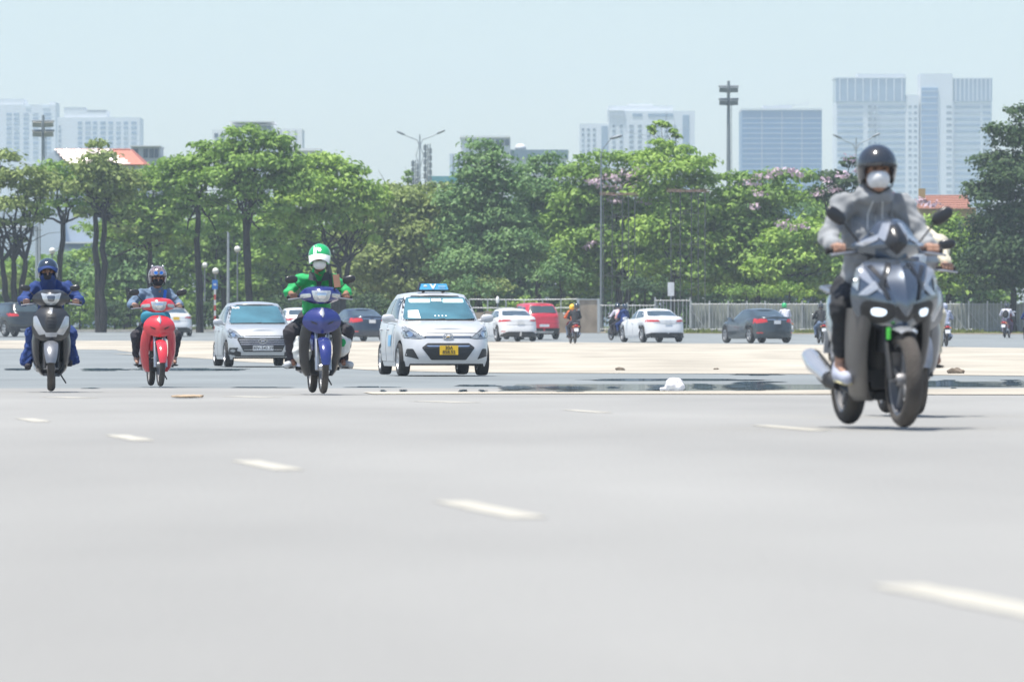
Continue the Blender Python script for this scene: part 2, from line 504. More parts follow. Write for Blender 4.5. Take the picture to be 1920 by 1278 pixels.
# hot-road mirage: added flat sheets, part mirror, dark reflections painted into their colour
mir = mat('painted_dark_mirage', (.10, .125, .15), .035, spec=1.0, var=.05)
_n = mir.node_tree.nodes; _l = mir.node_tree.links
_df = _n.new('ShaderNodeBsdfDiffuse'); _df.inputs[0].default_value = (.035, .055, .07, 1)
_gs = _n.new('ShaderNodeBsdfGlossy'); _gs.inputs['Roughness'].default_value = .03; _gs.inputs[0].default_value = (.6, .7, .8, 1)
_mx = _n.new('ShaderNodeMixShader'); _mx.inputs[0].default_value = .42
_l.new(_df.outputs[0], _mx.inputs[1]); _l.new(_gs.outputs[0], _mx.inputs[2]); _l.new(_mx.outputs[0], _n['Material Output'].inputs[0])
def mirage_streak(px0, px1, py0, py1, seed):
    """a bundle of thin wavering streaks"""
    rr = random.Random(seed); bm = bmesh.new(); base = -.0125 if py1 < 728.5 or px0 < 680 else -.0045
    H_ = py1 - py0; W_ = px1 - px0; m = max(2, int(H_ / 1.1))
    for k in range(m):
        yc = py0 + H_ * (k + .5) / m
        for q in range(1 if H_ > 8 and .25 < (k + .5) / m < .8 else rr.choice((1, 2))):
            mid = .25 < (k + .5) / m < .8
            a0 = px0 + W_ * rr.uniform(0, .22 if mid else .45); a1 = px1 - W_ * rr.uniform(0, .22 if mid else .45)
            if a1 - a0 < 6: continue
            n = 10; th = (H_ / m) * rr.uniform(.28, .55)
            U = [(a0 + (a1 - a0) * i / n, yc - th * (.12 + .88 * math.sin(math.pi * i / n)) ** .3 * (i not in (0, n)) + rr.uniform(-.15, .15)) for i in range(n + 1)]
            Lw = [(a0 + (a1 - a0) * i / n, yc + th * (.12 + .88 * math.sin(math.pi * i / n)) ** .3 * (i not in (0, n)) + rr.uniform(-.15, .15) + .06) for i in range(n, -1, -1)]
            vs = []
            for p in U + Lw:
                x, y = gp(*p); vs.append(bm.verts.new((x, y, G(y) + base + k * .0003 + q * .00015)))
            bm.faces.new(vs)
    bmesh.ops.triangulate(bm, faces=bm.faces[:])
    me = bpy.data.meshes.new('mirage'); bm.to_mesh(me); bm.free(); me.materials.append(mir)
    o = bpy.data.objects.new('mirage', me); link(o); tag(o, 'dark mirage streaks with painted-in reflections on the hot road', kind='stuff')
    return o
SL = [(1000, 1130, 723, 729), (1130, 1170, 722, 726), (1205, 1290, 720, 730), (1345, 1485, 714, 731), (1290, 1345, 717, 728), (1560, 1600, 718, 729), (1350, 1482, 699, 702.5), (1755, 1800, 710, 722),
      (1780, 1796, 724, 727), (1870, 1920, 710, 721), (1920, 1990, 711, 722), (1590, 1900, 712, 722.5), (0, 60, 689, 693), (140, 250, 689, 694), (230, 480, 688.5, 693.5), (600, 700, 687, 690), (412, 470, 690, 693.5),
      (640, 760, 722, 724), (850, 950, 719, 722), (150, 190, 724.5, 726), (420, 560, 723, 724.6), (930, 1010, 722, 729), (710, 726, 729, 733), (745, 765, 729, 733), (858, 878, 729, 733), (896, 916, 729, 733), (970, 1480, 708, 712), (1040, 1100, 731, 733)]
mirb = mat('painted_pale_mirage', (.2, .22, .23), .05)
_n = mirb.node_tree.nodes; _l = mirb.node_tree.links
_df = _n.new('ShaderNodeBsdfDiffuse'); _df.inputs[0].default_value = (.17, .19, .19, 1)  # grey diffuse half paints the dull reflection of the mirage band
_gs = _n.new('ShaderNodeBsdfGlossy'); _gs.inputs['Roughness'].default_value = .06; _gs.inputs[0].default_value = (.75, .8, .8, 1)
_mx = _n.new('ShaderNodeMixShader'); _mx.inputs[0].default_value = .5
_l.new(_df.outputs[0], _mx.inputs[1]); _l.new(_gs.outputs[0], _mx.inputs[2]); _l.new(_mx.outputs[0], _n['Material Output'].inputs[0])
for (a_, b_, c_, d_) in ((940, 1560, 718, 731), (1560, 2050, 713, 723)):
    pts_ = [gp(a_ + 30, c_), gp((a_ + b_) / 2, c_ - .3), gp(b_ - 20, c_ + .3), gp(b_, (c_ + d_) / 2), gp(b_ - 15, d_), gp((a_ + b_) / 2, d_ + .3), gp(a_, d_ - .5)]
    tag(sheet('mirage', pts_, -.0140, mirb, kind=None, step=2, jag=.12, seed=a_), 'broad blue-grey mirage band with painted-in reflection across the hot road', kind='stuff')
for i, s_ in enumerate(SL): mirage_streak(*s_, seed=i)
# litter on the road
lb_ = mat('crumpled_white_plastic', (.70, .68, .70), .5, bump=.9, bscale=12, var=.15)
x, d = gp(1264, 731)
o = sdf_mesh([('e', (0, 0, .06), (.11, .10, .085)), ('c', (.05, -.02, .07), (-.15, -.04, .01), .06, .02), ('e', (.07, -.05, .03), (.05, .05, .045))], .012, k=.03, wrinkle=.008, wf=45, name='crumpled_bag', mats=lb_)
o.location = (x, d, G(d)); tag(o, 'crumpled white plastic bag lying in the mirage strip', 'bag')
stm = mat('brown_stone', (.16, .13, .10), .9, bump=.5, var=.3)
for px, py, r, lb in ((1163, 693, .10, 'brown stone on the sand edge behind the crumpled bag'), (1343, 692, .06, 'small brown stone on the sand between the two far sedans'), (1790, 699, .15, 'dark lump at the sand edge right of the nearest scooter')):
    x, d = gp(px, py)
    o = sdf_mesh([('e', (0, 0, r * .2), (r, r * .6, r * .45)), ('e', (r * .6, 0, r * .1), (r * .6, r * .5, r * .3))], .02, k=.04, wrinkle=.015, wf=30, name='stone', mats=stm)
    o.location = (x, d, G(d)); tag(o, lb, 'stone')
x, d = gp(345, 743.5)
o = sdf_mesh([('e', (0, 0, .005), (.13, .3, .008)), ('e', (.09, .1, .006), (.10, .2, .008))], .012, k=.02, wrinkle=.004, wf=60, name='dry_leaf_litter', mats=mat('dry_leaf', (.40, .30, .20), .9, var=.3))
o.location = (x, d, G(d)); tag(o, 'flat tan scrap of litter on the road below the red motorbike', 'litter')

# ------------------------------------------------------------------ buildings
bw = mat('white_render', (.66, .68, .70), .85, var=.06, scale=.1)
bg_m = mat('grey_render', (.44, .47, .50), .85, var=.06, scale=.1)
bwh = mat('bright_white_panel', (.82, .83, .84), .7, var=.04, scale=.1)
bb = mat('pale_blue_render', (.55, .62, .70), .85, var=.05, scale=.1)
bgl = mat('blue_curtain_glass', (.04, .17, .36), .35, .1, spec=.5, scale=.05, var=.15)
bwin2 = mat('lighter_window_glass', (.24, .30, .36), .3, .1, spec=.6)
bwin = mat('window_glass', (.06, .10, .15), .15, .2, spec=.8)
bdark = mat('blue_glass_band', (.12, .21, .32), .2, .2, spec=.7)  # mid-blue glass of crowns and window bands
teal = mat('teal_steel', (.04, .25, .28), .6)
rooft2 = mat('weathered_brown_red_tile', (.30, .13, .09), .7, var=.25, scale=8)
rooft = mat('red_roof_tile', (.46, .13, .075), .55, var=.2, scale=8)
BOX = {}
def ubox(m):
    if m.name not in BOX:
        me = bpy.data.meshes.new('window'); 
        me.from_pydata([(x, y, z) for x in (-.5, .5) for y in (-.5, .5) for z in (-.5, .5)], [], [(0, 1, 3, 2), (4, 6, 7, 5), (0, 4, 5, 1), (2, 3, 7, 6), (0, 2, 6, 4), (1, 5, 7, 3)]); me.materials.append(m); BOX[m.name] = me
    return BOX[m.name]
def part(name, parent, m, x0, x1, y0, y1, z0, z1):
    o = bpy.data.objects.new(name, ubox(m)); COL.objects.link(o); o.parent = parent
    o.location = ((x0 + x1) / 2, (y0 + y1) / 2, (z0 + z1) / 2); o.scale = (x1 - x0, y1 - y0, z1 - z0)
    return o
def block(name, label, px0, px1, d, cat='building', rz=0):
    cx = X((px0 + px1) / 2, d)
    t = thing(name, label, cat, (cx, d, G(d)), rz)
    fx = lambda px: X(px, d) - cx
    fz = lambda py: Z(py, d) - G(d)
    return t, fx, fz
def windows(t, fx, fz, m, bays, rows, h, d=0.12, yfront=0.0):
    for (a, b) in bays:
        for py in rows:
            part('window', t, m if random.random() < .7 else bwin2, fx(a), fx(b), yfront - d, yfront + .3, fz(py + h), fz(py))
# twin towers at right
DT = 2600
for (lb, x0, xc0, xc1, x1, top, ctop) in (('left of two tall pale residential towers with glazed crown', 1567, 1700, 1722, 1700, 147, 138), ('right of two tall pale residential towers with glazed crown', 1726, 1726, 1786, 1860, 148, 138)):
    t, fx, fz = block('tower_building', lb, x0, x1, DT)
    part('wall', t, bw, fx(x0), fx(max(x1, xc1)), 0, 26, -2, fz(190))
    s0, s1 = (x0, 1698) if x0 < 1600 else (1788, 1860)
    part('glazed_crown', t, bdark, fx(s0) - .01, fx(s1), -.8, 24, fz(191), fz(top))
    part('roof_slab', t, bw, fx(s0) - .5, fx(s1) + .5, -1.2, 25, fz(top), fz(top - 2))
    part('stair_core', t, bw, fx(xc0), fx(xc1), -1.5, 20, -2, fz(178 if x0 < 1600 else ctop))
    part('lift_house', t, bg_m, fx(s1 - 90 if x0 < 1600 else 1728), fx(s1 if x0 < 1600 else 1780), 2, 18, fz(190), fz(ctop))
    rows = [198 + 11.4 * k for k in range(23)]
    if x0 < 1600: bays = [(1570, 1618), (1646, 1697)]; small = [(1627, 1634), (1638, 1643), (1703, 1709), (1713, 1719)]
    else: bays = [(1790, 1838), (1842, 1858)]; small = [(1774, 1784)]
    windows(t, fx, fz, bdark, bays, rows, 5.2, .25)
    windows(t, fx, fz, bwin, small, rows, 5.0, 1.6)
    if x0 > 1600:
        part('glass_strip', t, bgl, fx(1727), fx(1758), -2.2, .5, -2, fz(165))
        for k in range(25): part('floor_slab', t, bg_m, fx(1726.5), fx(1758.5), -2.4, -2.1, fz(172 + k * 11.4), fz(170.6 + k * 11.4))
    for k in range(9): part('crown_mullion', t, bw, fx(s0 + (s1 - s0) * (k + .5) / 9) - .2, fx(s0 + (s1 - s0) * (k + .5) / 9) + .2, -1.2, -.8, fz(190), fz(top))
# blue glass office
t, fx, fz = block('office_building', 'blue glass office block right of the floodlight mast', 1391, 1541, 2000)
part('glass_wall', t, bgl, fx(1391), fx(1541), 0, 26, -2, fz(207))
part('roof_slab', t, bw, fx(1390), fx(1542), -.5, 26.5, fz(207), fz(203)); part('plant_room', t, bg_m, fx(1432), fx(1486), 3, 20, fz(203), fz(197))
for k in range(14): part('floor_line', t, bw, fx(1392), fx(1540), -.12, .1, fz(222 + k * 9.5), fz(221.2 + k * 9.5))
for k in (3, 6, 9): part('mullion', t, bg_m, fx(1391 + 12.5 * k) - .12, fx(1391 + 12.5 * k) + .12, -.15, .1, -2, fz(210))
for k, px in enumerate((1463, 1478, 1490, 1503, 1512, 1517)): part('roof_mast', t, bg_m, fx(px) - .12, fx(px) + .12, 8, 8.3, fz(197), fz(191 - (k % 3) * 2))
part('roof_rail', t, bg_m, fx(1463), fx(1517), 8, 8.2, fz(196), fz(195))
# pale tower in the middle
t, fx, fz = block('tower_building', 'pale stepped apartment tower beyond the pink-flowering trees', 1087, 1303, 2300)
part('wall', t, bw, fx(1087), fx(1142), 4, 26, -2, fz(231)); part('wall', t, bw, fx(1142), fx(1303), 0, 26, -2, fz(208))
part('upper_block', t, bw, fx(1140), fx(1262), 2, 20, fz(208), fz(198)); part('bright_roof', t, mat('pale_metal_roof', (.8, .8, .8), .3, .3), fx(1178), fx(1224), 4, 16, fz(198), fz(194))  # pale, slightly metallic roof colour
part('roof_frame', t, bg_m, fx(1140), fx(1170), -.6, 0, fz(209), fz(207)); part('roof_frame', t, bg_m, fx(1140), fx(1170), -.6, 0, fz(219), fz(217))
for px in (1140, 1150, 1160, 1170): part('roof_post', t, bg_m, fx(px) - .2, fx(px) + .2, -.6, 0, fz(230), fz(207))
part('glass_strip', t, bdark, fx(1128), fx(1140), 3.6, 4.2, -2, fz(236)); part('glass_strip', t, bdark, fx(1280), fx(1292), -.3, .2, -2, fz(216))
windows(t, fx, fz, bwin, [(1091, 1096), (1101, 1106), (1112, 1117)], [240 + 10 * k for k in range(8)], 5, .2, 4)
windows(t, fx, fz, bwin, [(1148, 1154), (1162, 1168), (1180, 1188), (1196, 1203), (1213, 1220), (1230, 1238), (1246, 1252), (1262, 1268)], [234 + 10 * k for k in range(8)], 5, .2)
windows(t, fx, fz, bdark, [(1186, 1204), (1215, 1262)], [213], 6, .2)
# far left towers
t, fx, fz = block('tower_building', 'faint hazy tower at the far left edge with two roof openings', -40, 104, 2700)
part('wall', t, bw, fx(-40), fx(104), 0, 26, -2, fz(196)); part('upper_block', t, bw, fx(-40), fx(44), 1, 24, fz(196), fz(185)); part('upper_block', t, bw, fx(92), fx(104), 1, 24, fz(196), fz(191))
windows(t, fx, fz, bdark, [(12, 22), (26, 36), (44, 54), (62, 72), (82, 96)], [212 + 9 * k for k in range(10)], 4.5, .2)
windows(t, fx, fz, mat('pale_blue_glass', (.7, .75, .8), .3), [(48, 57), (80, 93)], [197], 6, .3)  # pale panes fill the two roof openings
t, fx, fz = block('tower_building', 'wide hazy apartment block behind the red-roofed house', 108, 262, 2500)
part('wall', t, bw, fx(108), fx(262), 0, 26, -2, fz(220)); part('upper_block', t, bw, fx(120), fx(200), 1, 20, fz(220), fz(206)); part('roof_block', t, bg_m, fx(120), fx(158), 1, 18, fz(206), fz(201)); part('roof_block', t, bg_m, fx(163), fx(199), 1, 18, fz(211), fz(206))
windows(t, fx, fz, bdark, [(146, 154), (160, 170), (174, 182), (188, 198), (203, 212), (218, 226), (232, 240), (246, 256)], [228 + 9.5 * k for k in range(8)], 5, .2)
windows(t, fx, fz, bwin, [(110, 114)], [235 + 9 * k for k in range(5)], 5, .3)
# mid-distance blocks between the trees
t, fx, fz = block('office_building', 'white flat-roofed block rising behind the tallest left tree', 398, 566, 1100)
part('wall', t, bwh, fx(398), fx(430), 0, 14, -2, fz(243)); part('wall', t, bwh, fx(430), fx(513), 2, 14, -2, fz(233)); part('roof_canopy', t, bwh, fx(429), fx(514), -.5, 15, fz(229), fz(226.5)); part('wall', t, bwh, fx(513), fx(566), 1, 14, -2, fz(241))
windows(t, fx, fz, bwin, [(438, 470), (474, 508)], [235], 8, .12, 2); windows(t, fx, fz, bwin, [(402, 409), (414, 421)], [250, 264], 8, .12)
windows(t, fx, fz, bwin, [(520, 538)], [253], 7, .12, 1)
for px in (526, 540, 554): part('pilaster', t, bg_m, fx(px) - .1, fx(px) + .1, .85, 1, -2, fz(243))
t, fx, fz = block('office_building', 'low pale roof showing above trees right of the white block', 540, 600, 700)
part('wall', t, bw, fx(540), fx(598), 0, 9, -2, fz(283)); part('roof', t, bwh, fx(536), fx(601), -.5, 9.5, fz(283), fz(278))
t, fx, fz = block('office_building', 'grey block with white parapet and teal walkway between trees', 845, 1062, 900)
part('wall', t, bw, fx(864), fx(957), 0, 12, -2, fz(258)); part('parapet', t, bwh, fx(862), fx(957), -.4, 12.4, fz(258), fz(254)); windows(t, fx, fz, bwin, [(912, 926), (930, 944), (946, 955)], [261], 12, .15)
part('wall', t, bw, fx(957), fx(1062), 2, 12, -2, fz(280)); part('parapet', t, mat('blue_grey_panel', (.16, .24, .30), .5), fx(955), fx(1066), 1.6, 12, fz(296), fz(280))
part('stair_tower', t, bg_m, fx(843), fx(868), -1, 5, -2, fz(288))
for k in range(3): part('column', t, bb, fx(846 + k * 9) - .25, fx(846 + k * 9) + .25, -1.4, -1, -2, fz(290))
part('walkway', t, teal, fx(802), fx(872), -2.4, -1.4, fz(343), fz(331))
sd = MB().sup((0, 0, 0), (.9, .9, .7), 2, n=8).build('roof_dish', bw, t); sd.location = (fx(976), 4, fz(276))
# red-roofed house with white gable at left
t, fx, fz = block('house', 'house with sunlit red tiled roof and pale gable behind the left trees', 80, 272, 430)
part('wall', t, bb, fx(72), fx(268), 0, 6, -.5, fz(310))
gb = MB().prism([(fx(70), fz(310)), (fx(128), fz(310)), (fx(104), fz(281))], 'Y', -.05, .12); gb.build('gable', bb, t, smooth=False)
rf = MB(); A_, B_, C_, Dv = (fx(104), .0, fz(280)), (fx(244), .0, fz(280)), (fx(273), -.8, fz(309)), (fx(131), -.8, fz(309))
rf.add([A_, B_, C_, Dv, (fx(104), 3.0, fz(277.5)), (fx(244), 3.0, fz(277.5)), (fx(273), 6.2, fz(306)), (fx(70), 6.2, fz(309))], [(0, 1, 2, 3), (0, 4, 5, 1), (4, 7, 6, 5), (1, 5, 6, 2)]); ro = rf.build('roof', rooft, t, smooth=False)
glare = mat('sun_glare_roof_tile', (.85, .74, .68), .15, .25, scale=3, var=.25, bump=.5, bscale=5)  # near-white tile colour paints the sun's glare on the roof
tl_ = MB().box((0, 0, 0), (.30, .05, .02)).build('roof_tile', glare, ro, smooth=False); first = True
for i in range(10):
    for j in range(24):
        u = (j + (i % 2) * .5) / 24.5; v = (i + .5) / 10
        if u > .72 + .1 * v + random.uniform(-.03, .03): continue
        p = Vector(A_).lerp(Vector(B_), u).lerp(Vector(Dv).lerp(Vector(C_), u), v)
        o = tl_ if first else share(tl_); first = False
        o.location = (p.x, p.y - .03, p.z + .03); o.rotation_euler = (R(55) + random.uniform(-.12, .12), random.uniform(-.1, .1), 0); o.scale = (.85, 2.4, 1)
MB().tube([A_, B_], .06, 6).build('ridge', rooft, t); MB().tube([Dv, C_], .04, 6).build('eaves', rooft, t)
windows(t, fx, fz, bwin, [(205, 225), (235, 255)], [330, 380], 22, .05)
t, fx, fz = block('building', 'small grey block with dark windows right of the red roof', 245, 330, 520)
part('wall', t, bg_m, fx(246), fx(299), 0, 6, -.5, fz(275)); part('roof_slab', t, bw, fx(244), fx(301), -.3, 6.3, fz(275), fz(273)); windows(t, fx, fz, bwin, [(249, 259), (269, 277), (280, 288), (290, 297)], [279], 17, .05); part('wall', t, bg_m, fx(299), fx(332), 1, 7, -.5, fz(294))
t, fx, fz = block('building', 'long pale blue wall with grey awning seen between the left trunks', -60, 240, 400)
part('wall', t, bb, fx(-60), fx(118), 0, 5, -.5, fz(395)); part('wall', t, bb, fx(118), fx(240), .5, 5, -.5, fz(392)); part('awning', t, mat('grey_awning', (.20, .24, .30), .7), fx(118), fx(192), -1.5, .4, fz(482), fz(457)); part('awning_edge', t, bw, fx(118), fx(192), -1.55, -1.4, fz(457), fz(454))
# tiled roof at right
t, fx, fz = block('house', 'ochre house with red tiled roof beyond the right-hand bushes', 1715, 1830, 420)
part('wall', t, mat('ochre_render', (.40, .27, .12), .9), fx(1718), fx(1830), 0, 6, -.5, fz(389))
ro = MB().add([(fx(1734), 2.2, fz(364)), (fx(1818), 2.2, fz(364)), (fx(1820), -.4, fz(391)), (fx(1722), -.4, fz(391)), (fx(1734), 2.4, fz(364)), (fx(1818), 2.4, fz(364)), (fx(1820), 5.5, fz(391)), (fx(1722), 5.5, fz(391))], [(0, 1, 2, 3), (4, 7, 6, 5), (0, 3, 7, 4), (0, 4, 5, 1)]).build('roof', rooft2, t, smooth=False)
tl2 = MB().tube([(-.12, 0, 0), (.12, 0, 0)], .06, 6).build('roof_tile', rooft2, ro)
for i in range(6):
    for j in range(16):
        u = (j + (i % 2) * .5) / 16.3; v = (i + .5) / 6
        p = Vector((fx(1734), 2.2, fz(364))).lerp(Vector((fx(1818), 2.2, fz(364))), u).lerp(Vector((fx(1722), -.4, fz(391))).lerp(Vector((fx(1820), -.4, fz(391))), u), v)
        o = tl2 if i + j == 0 else share(tl2); o.location = (p.x, p.y, p.z + .01)
part('chimney', t, mat('ochre_render', (.4, .27, .12), .9), fx(1724), fx(1736), .5, 1.2, fz(372), fz(353))

# ------------------------------------------------------------------ fences and walls
gal = mat('galvanised_steel', (.46, .48, .48), .5, .5, var=.15)
rust = mat('rusty_steel', (.17, .11, .09), .85, .2, var=.3, scale=12)
brk = mat('weathered_brown_wall', (.30, .24, .18), .95, var=.25, scale=2.5, bump=.6, bscale=14)
net = mat('grey_green_shade_net', (.30, .32, .28), .9, var=.15, scale=2)
DF = 300
def fence(label, px0, px1, pyt, bars=True, step=34, lean=True, d=DF, netting=False, pyt2=None, name='metal_fence'):
    x0, x1 = X(px0, d), X(px1, d); h = Z(pyt, d) - G(d)
    t = thing(name, label, 'fence', (x0, d, G(d)))
    n = max(1, round((x1 - x0) / (step / FPX * d))); sp = (x1 - x0) / n
    pm = None
    for k in range(n + 1):
        hh = h + random.uniform(-.02, .10)
        if pm is None:
            pm = MB().tube([(0, 0, 0), (0, 0, h + .06)], .045, 8).build('post', gal, t); o = pm
        else: o = share(pm)
        o.location = (k * sp, 0, 0); o.rotation_euler = (0, random.uniform(-.01, .01), 0)
    ra_ = None
    for k in range(n):
        for z in (.18, h * .93):
            if ra_ is None: ra_ = MB().tube([(0, 0, 0), (sp, 0, 0)], .022, 6).build('rail', gal, t); o = ra_
            else: o = share(ra_)
            o.location = (k * sp, -.03, z + random.uniform(-.015, .015))
    if bars:
        b = MB(); x = .08
        while x < x1 - x0:
            hh = h * random.uniform(.95, 1.0)
            b.tube([(x, .02, .05), (x + random.uniform(-.02, .02), .02, hh)], .024, 4, cap=False); x += .19 * random.uniform(.8, 1.2)
        o = b.build('bars', gal, t); o['kind'] = 'stuff'
        if netting:
            g_ = MB(); nn = 60; g_.grid([[((x1 - x0) * i / nn, .09 + .03 * math.sin(i * 1.7) + .02 * (j % 2), .04 + (h - .12) * j / 3) for j in range(4)] for i in range(nn + 1)])
            g_.build('shade_net', net, t)
    if lean:
        lm = None
        for k in range(n):
            if random.random() < .75:
                if lm is None: lm = MB().tube([(0, -.08, h * .75), (sp * .9, -.10, .02)], .02, 6).build('brace', gal, t); o = lm
                else: o = share(lm)
                o.location = (k * sp, 0, random.uniform(-.06, .02))
    return t
fence('long grey bar fence with shade net on the right, beyond the charcoal sedan', 1296, 1990, 566, netting=True, step=34)
fence('wire mesh gate panel behind the white sedan', 1228, 1294, 559, bars=True, step=64, lean=False)
fence('low open bar fence panel between the wall panel and the gate', 1125, 1228, 569, bars=True, step=42, lean=False)
t = thing('wall', 'tall weathered brown panel wall behind the rider in orange', 'wall', (X(1103, 299), 299, G(299)))
w_ = X(1122, 299) - X(1084, 299); hgt = Z(562, 299) - G(299)
part('panel', t, brk, -w_ / 2, w_ / 2, 0, .12, 0, hgt)
for sx in (-1, 1): part('post', t, gal, sx * w_ / 2 - .06, sx * w_ / 2 + .06, -.05, .15, 0, hgt + .06)
part('top_rail', t, gal, -w_ / 2 + .06, w_ / 2 - .06, -.04, .12, hgt, hgt + .05)
t = thing('wall', 'low overgrown brown wall beside the red SUV', 'wall', (X(1010, 302), 302, G(302)))
for k in range(6):
    part('wall_panel', t, brk, -4 + k * 1.15, -4 + k * 1.15 + 1.1, random.uniform(-.03, .03), .15, 0, Z(584, 302) - G(302) + random.uniform(-.05, .05))
t = thing('pipe_rail', 'thin pipe rail on posts above the low wall left of the tall panel', 'railing', (X(880, 303), 303, G(303)))
x1 = X(1086, 303) - X(880, 303); zz = Z(562, 303) - G(303)
for z in (zz, zz - .45): MB().tube([(0, 0, z + .03), (x1 / 2, 0, z), (x1, 0, z + .04)], .03, 6).build('rail', gal, t)
for k in range(7): MB().tube([(x1 * k / 6, 0, 0), (x1 * k / 6, 0, zz + .05)], .035, 6).build('post', gal, t)

# ------------------------------------------------------------------ masts, lamps and signs
stl = mat('grey_painted_steel', (.22, .25, .27), .5, .3)
lstl = mat('pale_galvanised_pole', (.40, .44, .47), .45, .4)
fl_ = mat('floodlight_grille', (.40, .38, .32), .4, .3)
def floodmast(label, px, pyt, d, panels, pw, ph, light):
    t = thing('floodlight_mast', label, 'floodlight', (X(px, d), d, G(d))); H_ = Z(pyt, d) - G(d); s = d / FPX
    MB().tube([(0, 0, 0), (0, 0, H_ * .5), (0, 0, H_)], [.30, .22, .13], 12).build('pole', stl, t)
    for k, dy in enumerate(panels):
        z = H_ - dy * s
        MB().tube([(-pw * s * 1.05, 0, z), (pw * s * 1.05, 0, z)], .10, 8).build('crossbar', stl, t)
        for sg in (-1, 1):
            fb = MB().box((0, 0, 0), (pw * s * .82, .3, ph * s)).build('floodlight', fl_ if light else stl, t, smooth=False)
            fb.location = (sg * pw * s * .56, -.25, z - ph * s * .75); fb.rotation_euler = (R(12), sg * R(-3), 0)
            for q in range(4):
                MB().box((-pw * s * .3 + q * pw * s * .2, -.17, 0), (.05, .04, ph * s * .9)).build('lamp_louvre', stl, fb, smooth=False)
    for k in range(int(H_ / 1.2)): pass
    MB().tube([(.34, -.05, 0), (.26, -.05, H_ * .92)], .03, 5).build('cable_duct', stl, t)
    return t
floodmast('tall floodlight mast with four lamp boxes in front of the middle sky', 1366, 152, 520, (10, 34), 18, 9, False)
floodmast('floodlight mast with four pale lamp panels at the left', 81, 216, 520, (11, 29), 20, 9, True)
def lamp_post(label, px, pyt, d, arms, pyj=None, collar=False, m=lstl, rr=.09, name='street_lamp'):
    t = thing(name, label, 'street lamp', (X(px, d), d, G(d))); H_ = Z(pyt, d) - G(d); s = d / FPX
    MB().tube([(0, 0, 0), (0, 0, H_)], [rr * 1.3, rr * .6], 10).build('pole', m, t)
    MB().lathe([(.001, .32), (rr * 2.2, .3), (rr * 2.4, 0)], n=12).build('pole_base', m, t)
    for (dx, dy0, dyt) in arms:
        # arm leaves the pole dy0 px under the top and ends dx px aside, dyt px above the top
        a = Vector((0, 0, H_ - dy0 * s)); e = Vector((dx * s, 0, H_ + dyt * s))
        MB().tube([a, a.lerp(e, .35) + Vector((-dx * s * .18, 0, dy0 * s * .18)), a.lerp(e, .75) + Vector((0, 0, .06)), e], [rr * .5, rr * .45, rr * .4, rr * .35], 8).build('arm', m, t)
        dirv = Vector((math.copysign(1, dx), 0, .45 if len(arms) > 1 else .25)).normalized()
        rot = Vector((1, 0, 0)).rotation_difference(dirv).to_matrix()
        MB().sup(e + dirv * .25, (.36, .13, .085), 2.5, rot=rot, n=10).build('lamp_head', stl, t)
    return t
t = lamp_post('double-armed street lamp rising from the gap in the trees', 787, 252, 430, [(-30, 22, 0), (34, 22, 2)])
for k in range(2): MB().tube([(0, 0, t.children[0].dimensions.z * 0 + Z(268, 430) - G(430)), ((-1 + 2 * k) * .28, 0, Z(292, 430) - G(430)), (0, 0, Z(318, 430) - G(430))], .03, 6).build('scroll_bracket', lstl, t)
lamp_post('double-armed street lamp behind the helmet of the nearest rider', 1605, 258, 430, [(-30, 26, 0), (32, 26, 2)])
lamp_post('curved single-armed street lamp in front of the pink-flowering tree', 1127, 290, 308, [(20, 0, 31)], rr=.06, m=stl)
lamp_post('plain pale pole standing between the left-hand trees', 428, 372, 315, [(-8, 6, 3)], rr=.08)
lamp_post('old street lamp with long arm left of the floodlight mast', 74, 316, 330, [(-42, 3, 14)], rr=.08)
for px, pyt, pyb, lb in ((802, 270, 350, 'lattice telecom mast with stacked drums, right of the double lamp'), (779, 300, 350, 'shorter telecom mast with drum antennas, left of the double lamp')):
    d = 520; t = thing('telecom_mast', lb, 'mast', (X(px, d), d, G(d))); H_ = Z(pyt, d) - G(d)
    for (ax_, ay_) in ((-.22, -.2), (.22, -.2), (0, .22)): MB().tube([(ax_, ay_, 0), (ax_, ay_, H_)], .05, 6).build('leg', stl, t)
    zz = []
    for k in range(24):
        z = H_ * .5 + k * H_ * .5 / 24; sgn = 1 if k % 2 else -1
        zz.append((sgn * .22, -.2, z))
    MB().tube(zz, .03, 4).build('lattice', stl, t)
    for k in range(5):
        for sg in (-1, 1):
            MB().lathe([(.001, -.24), (.15, -.24), (.15, .24), (.001, .24)], (sg * .24, -.25, H_ - .5 - k * .65 - sg * .15), 'Z', 12).build('antenna_drum', stl, t)
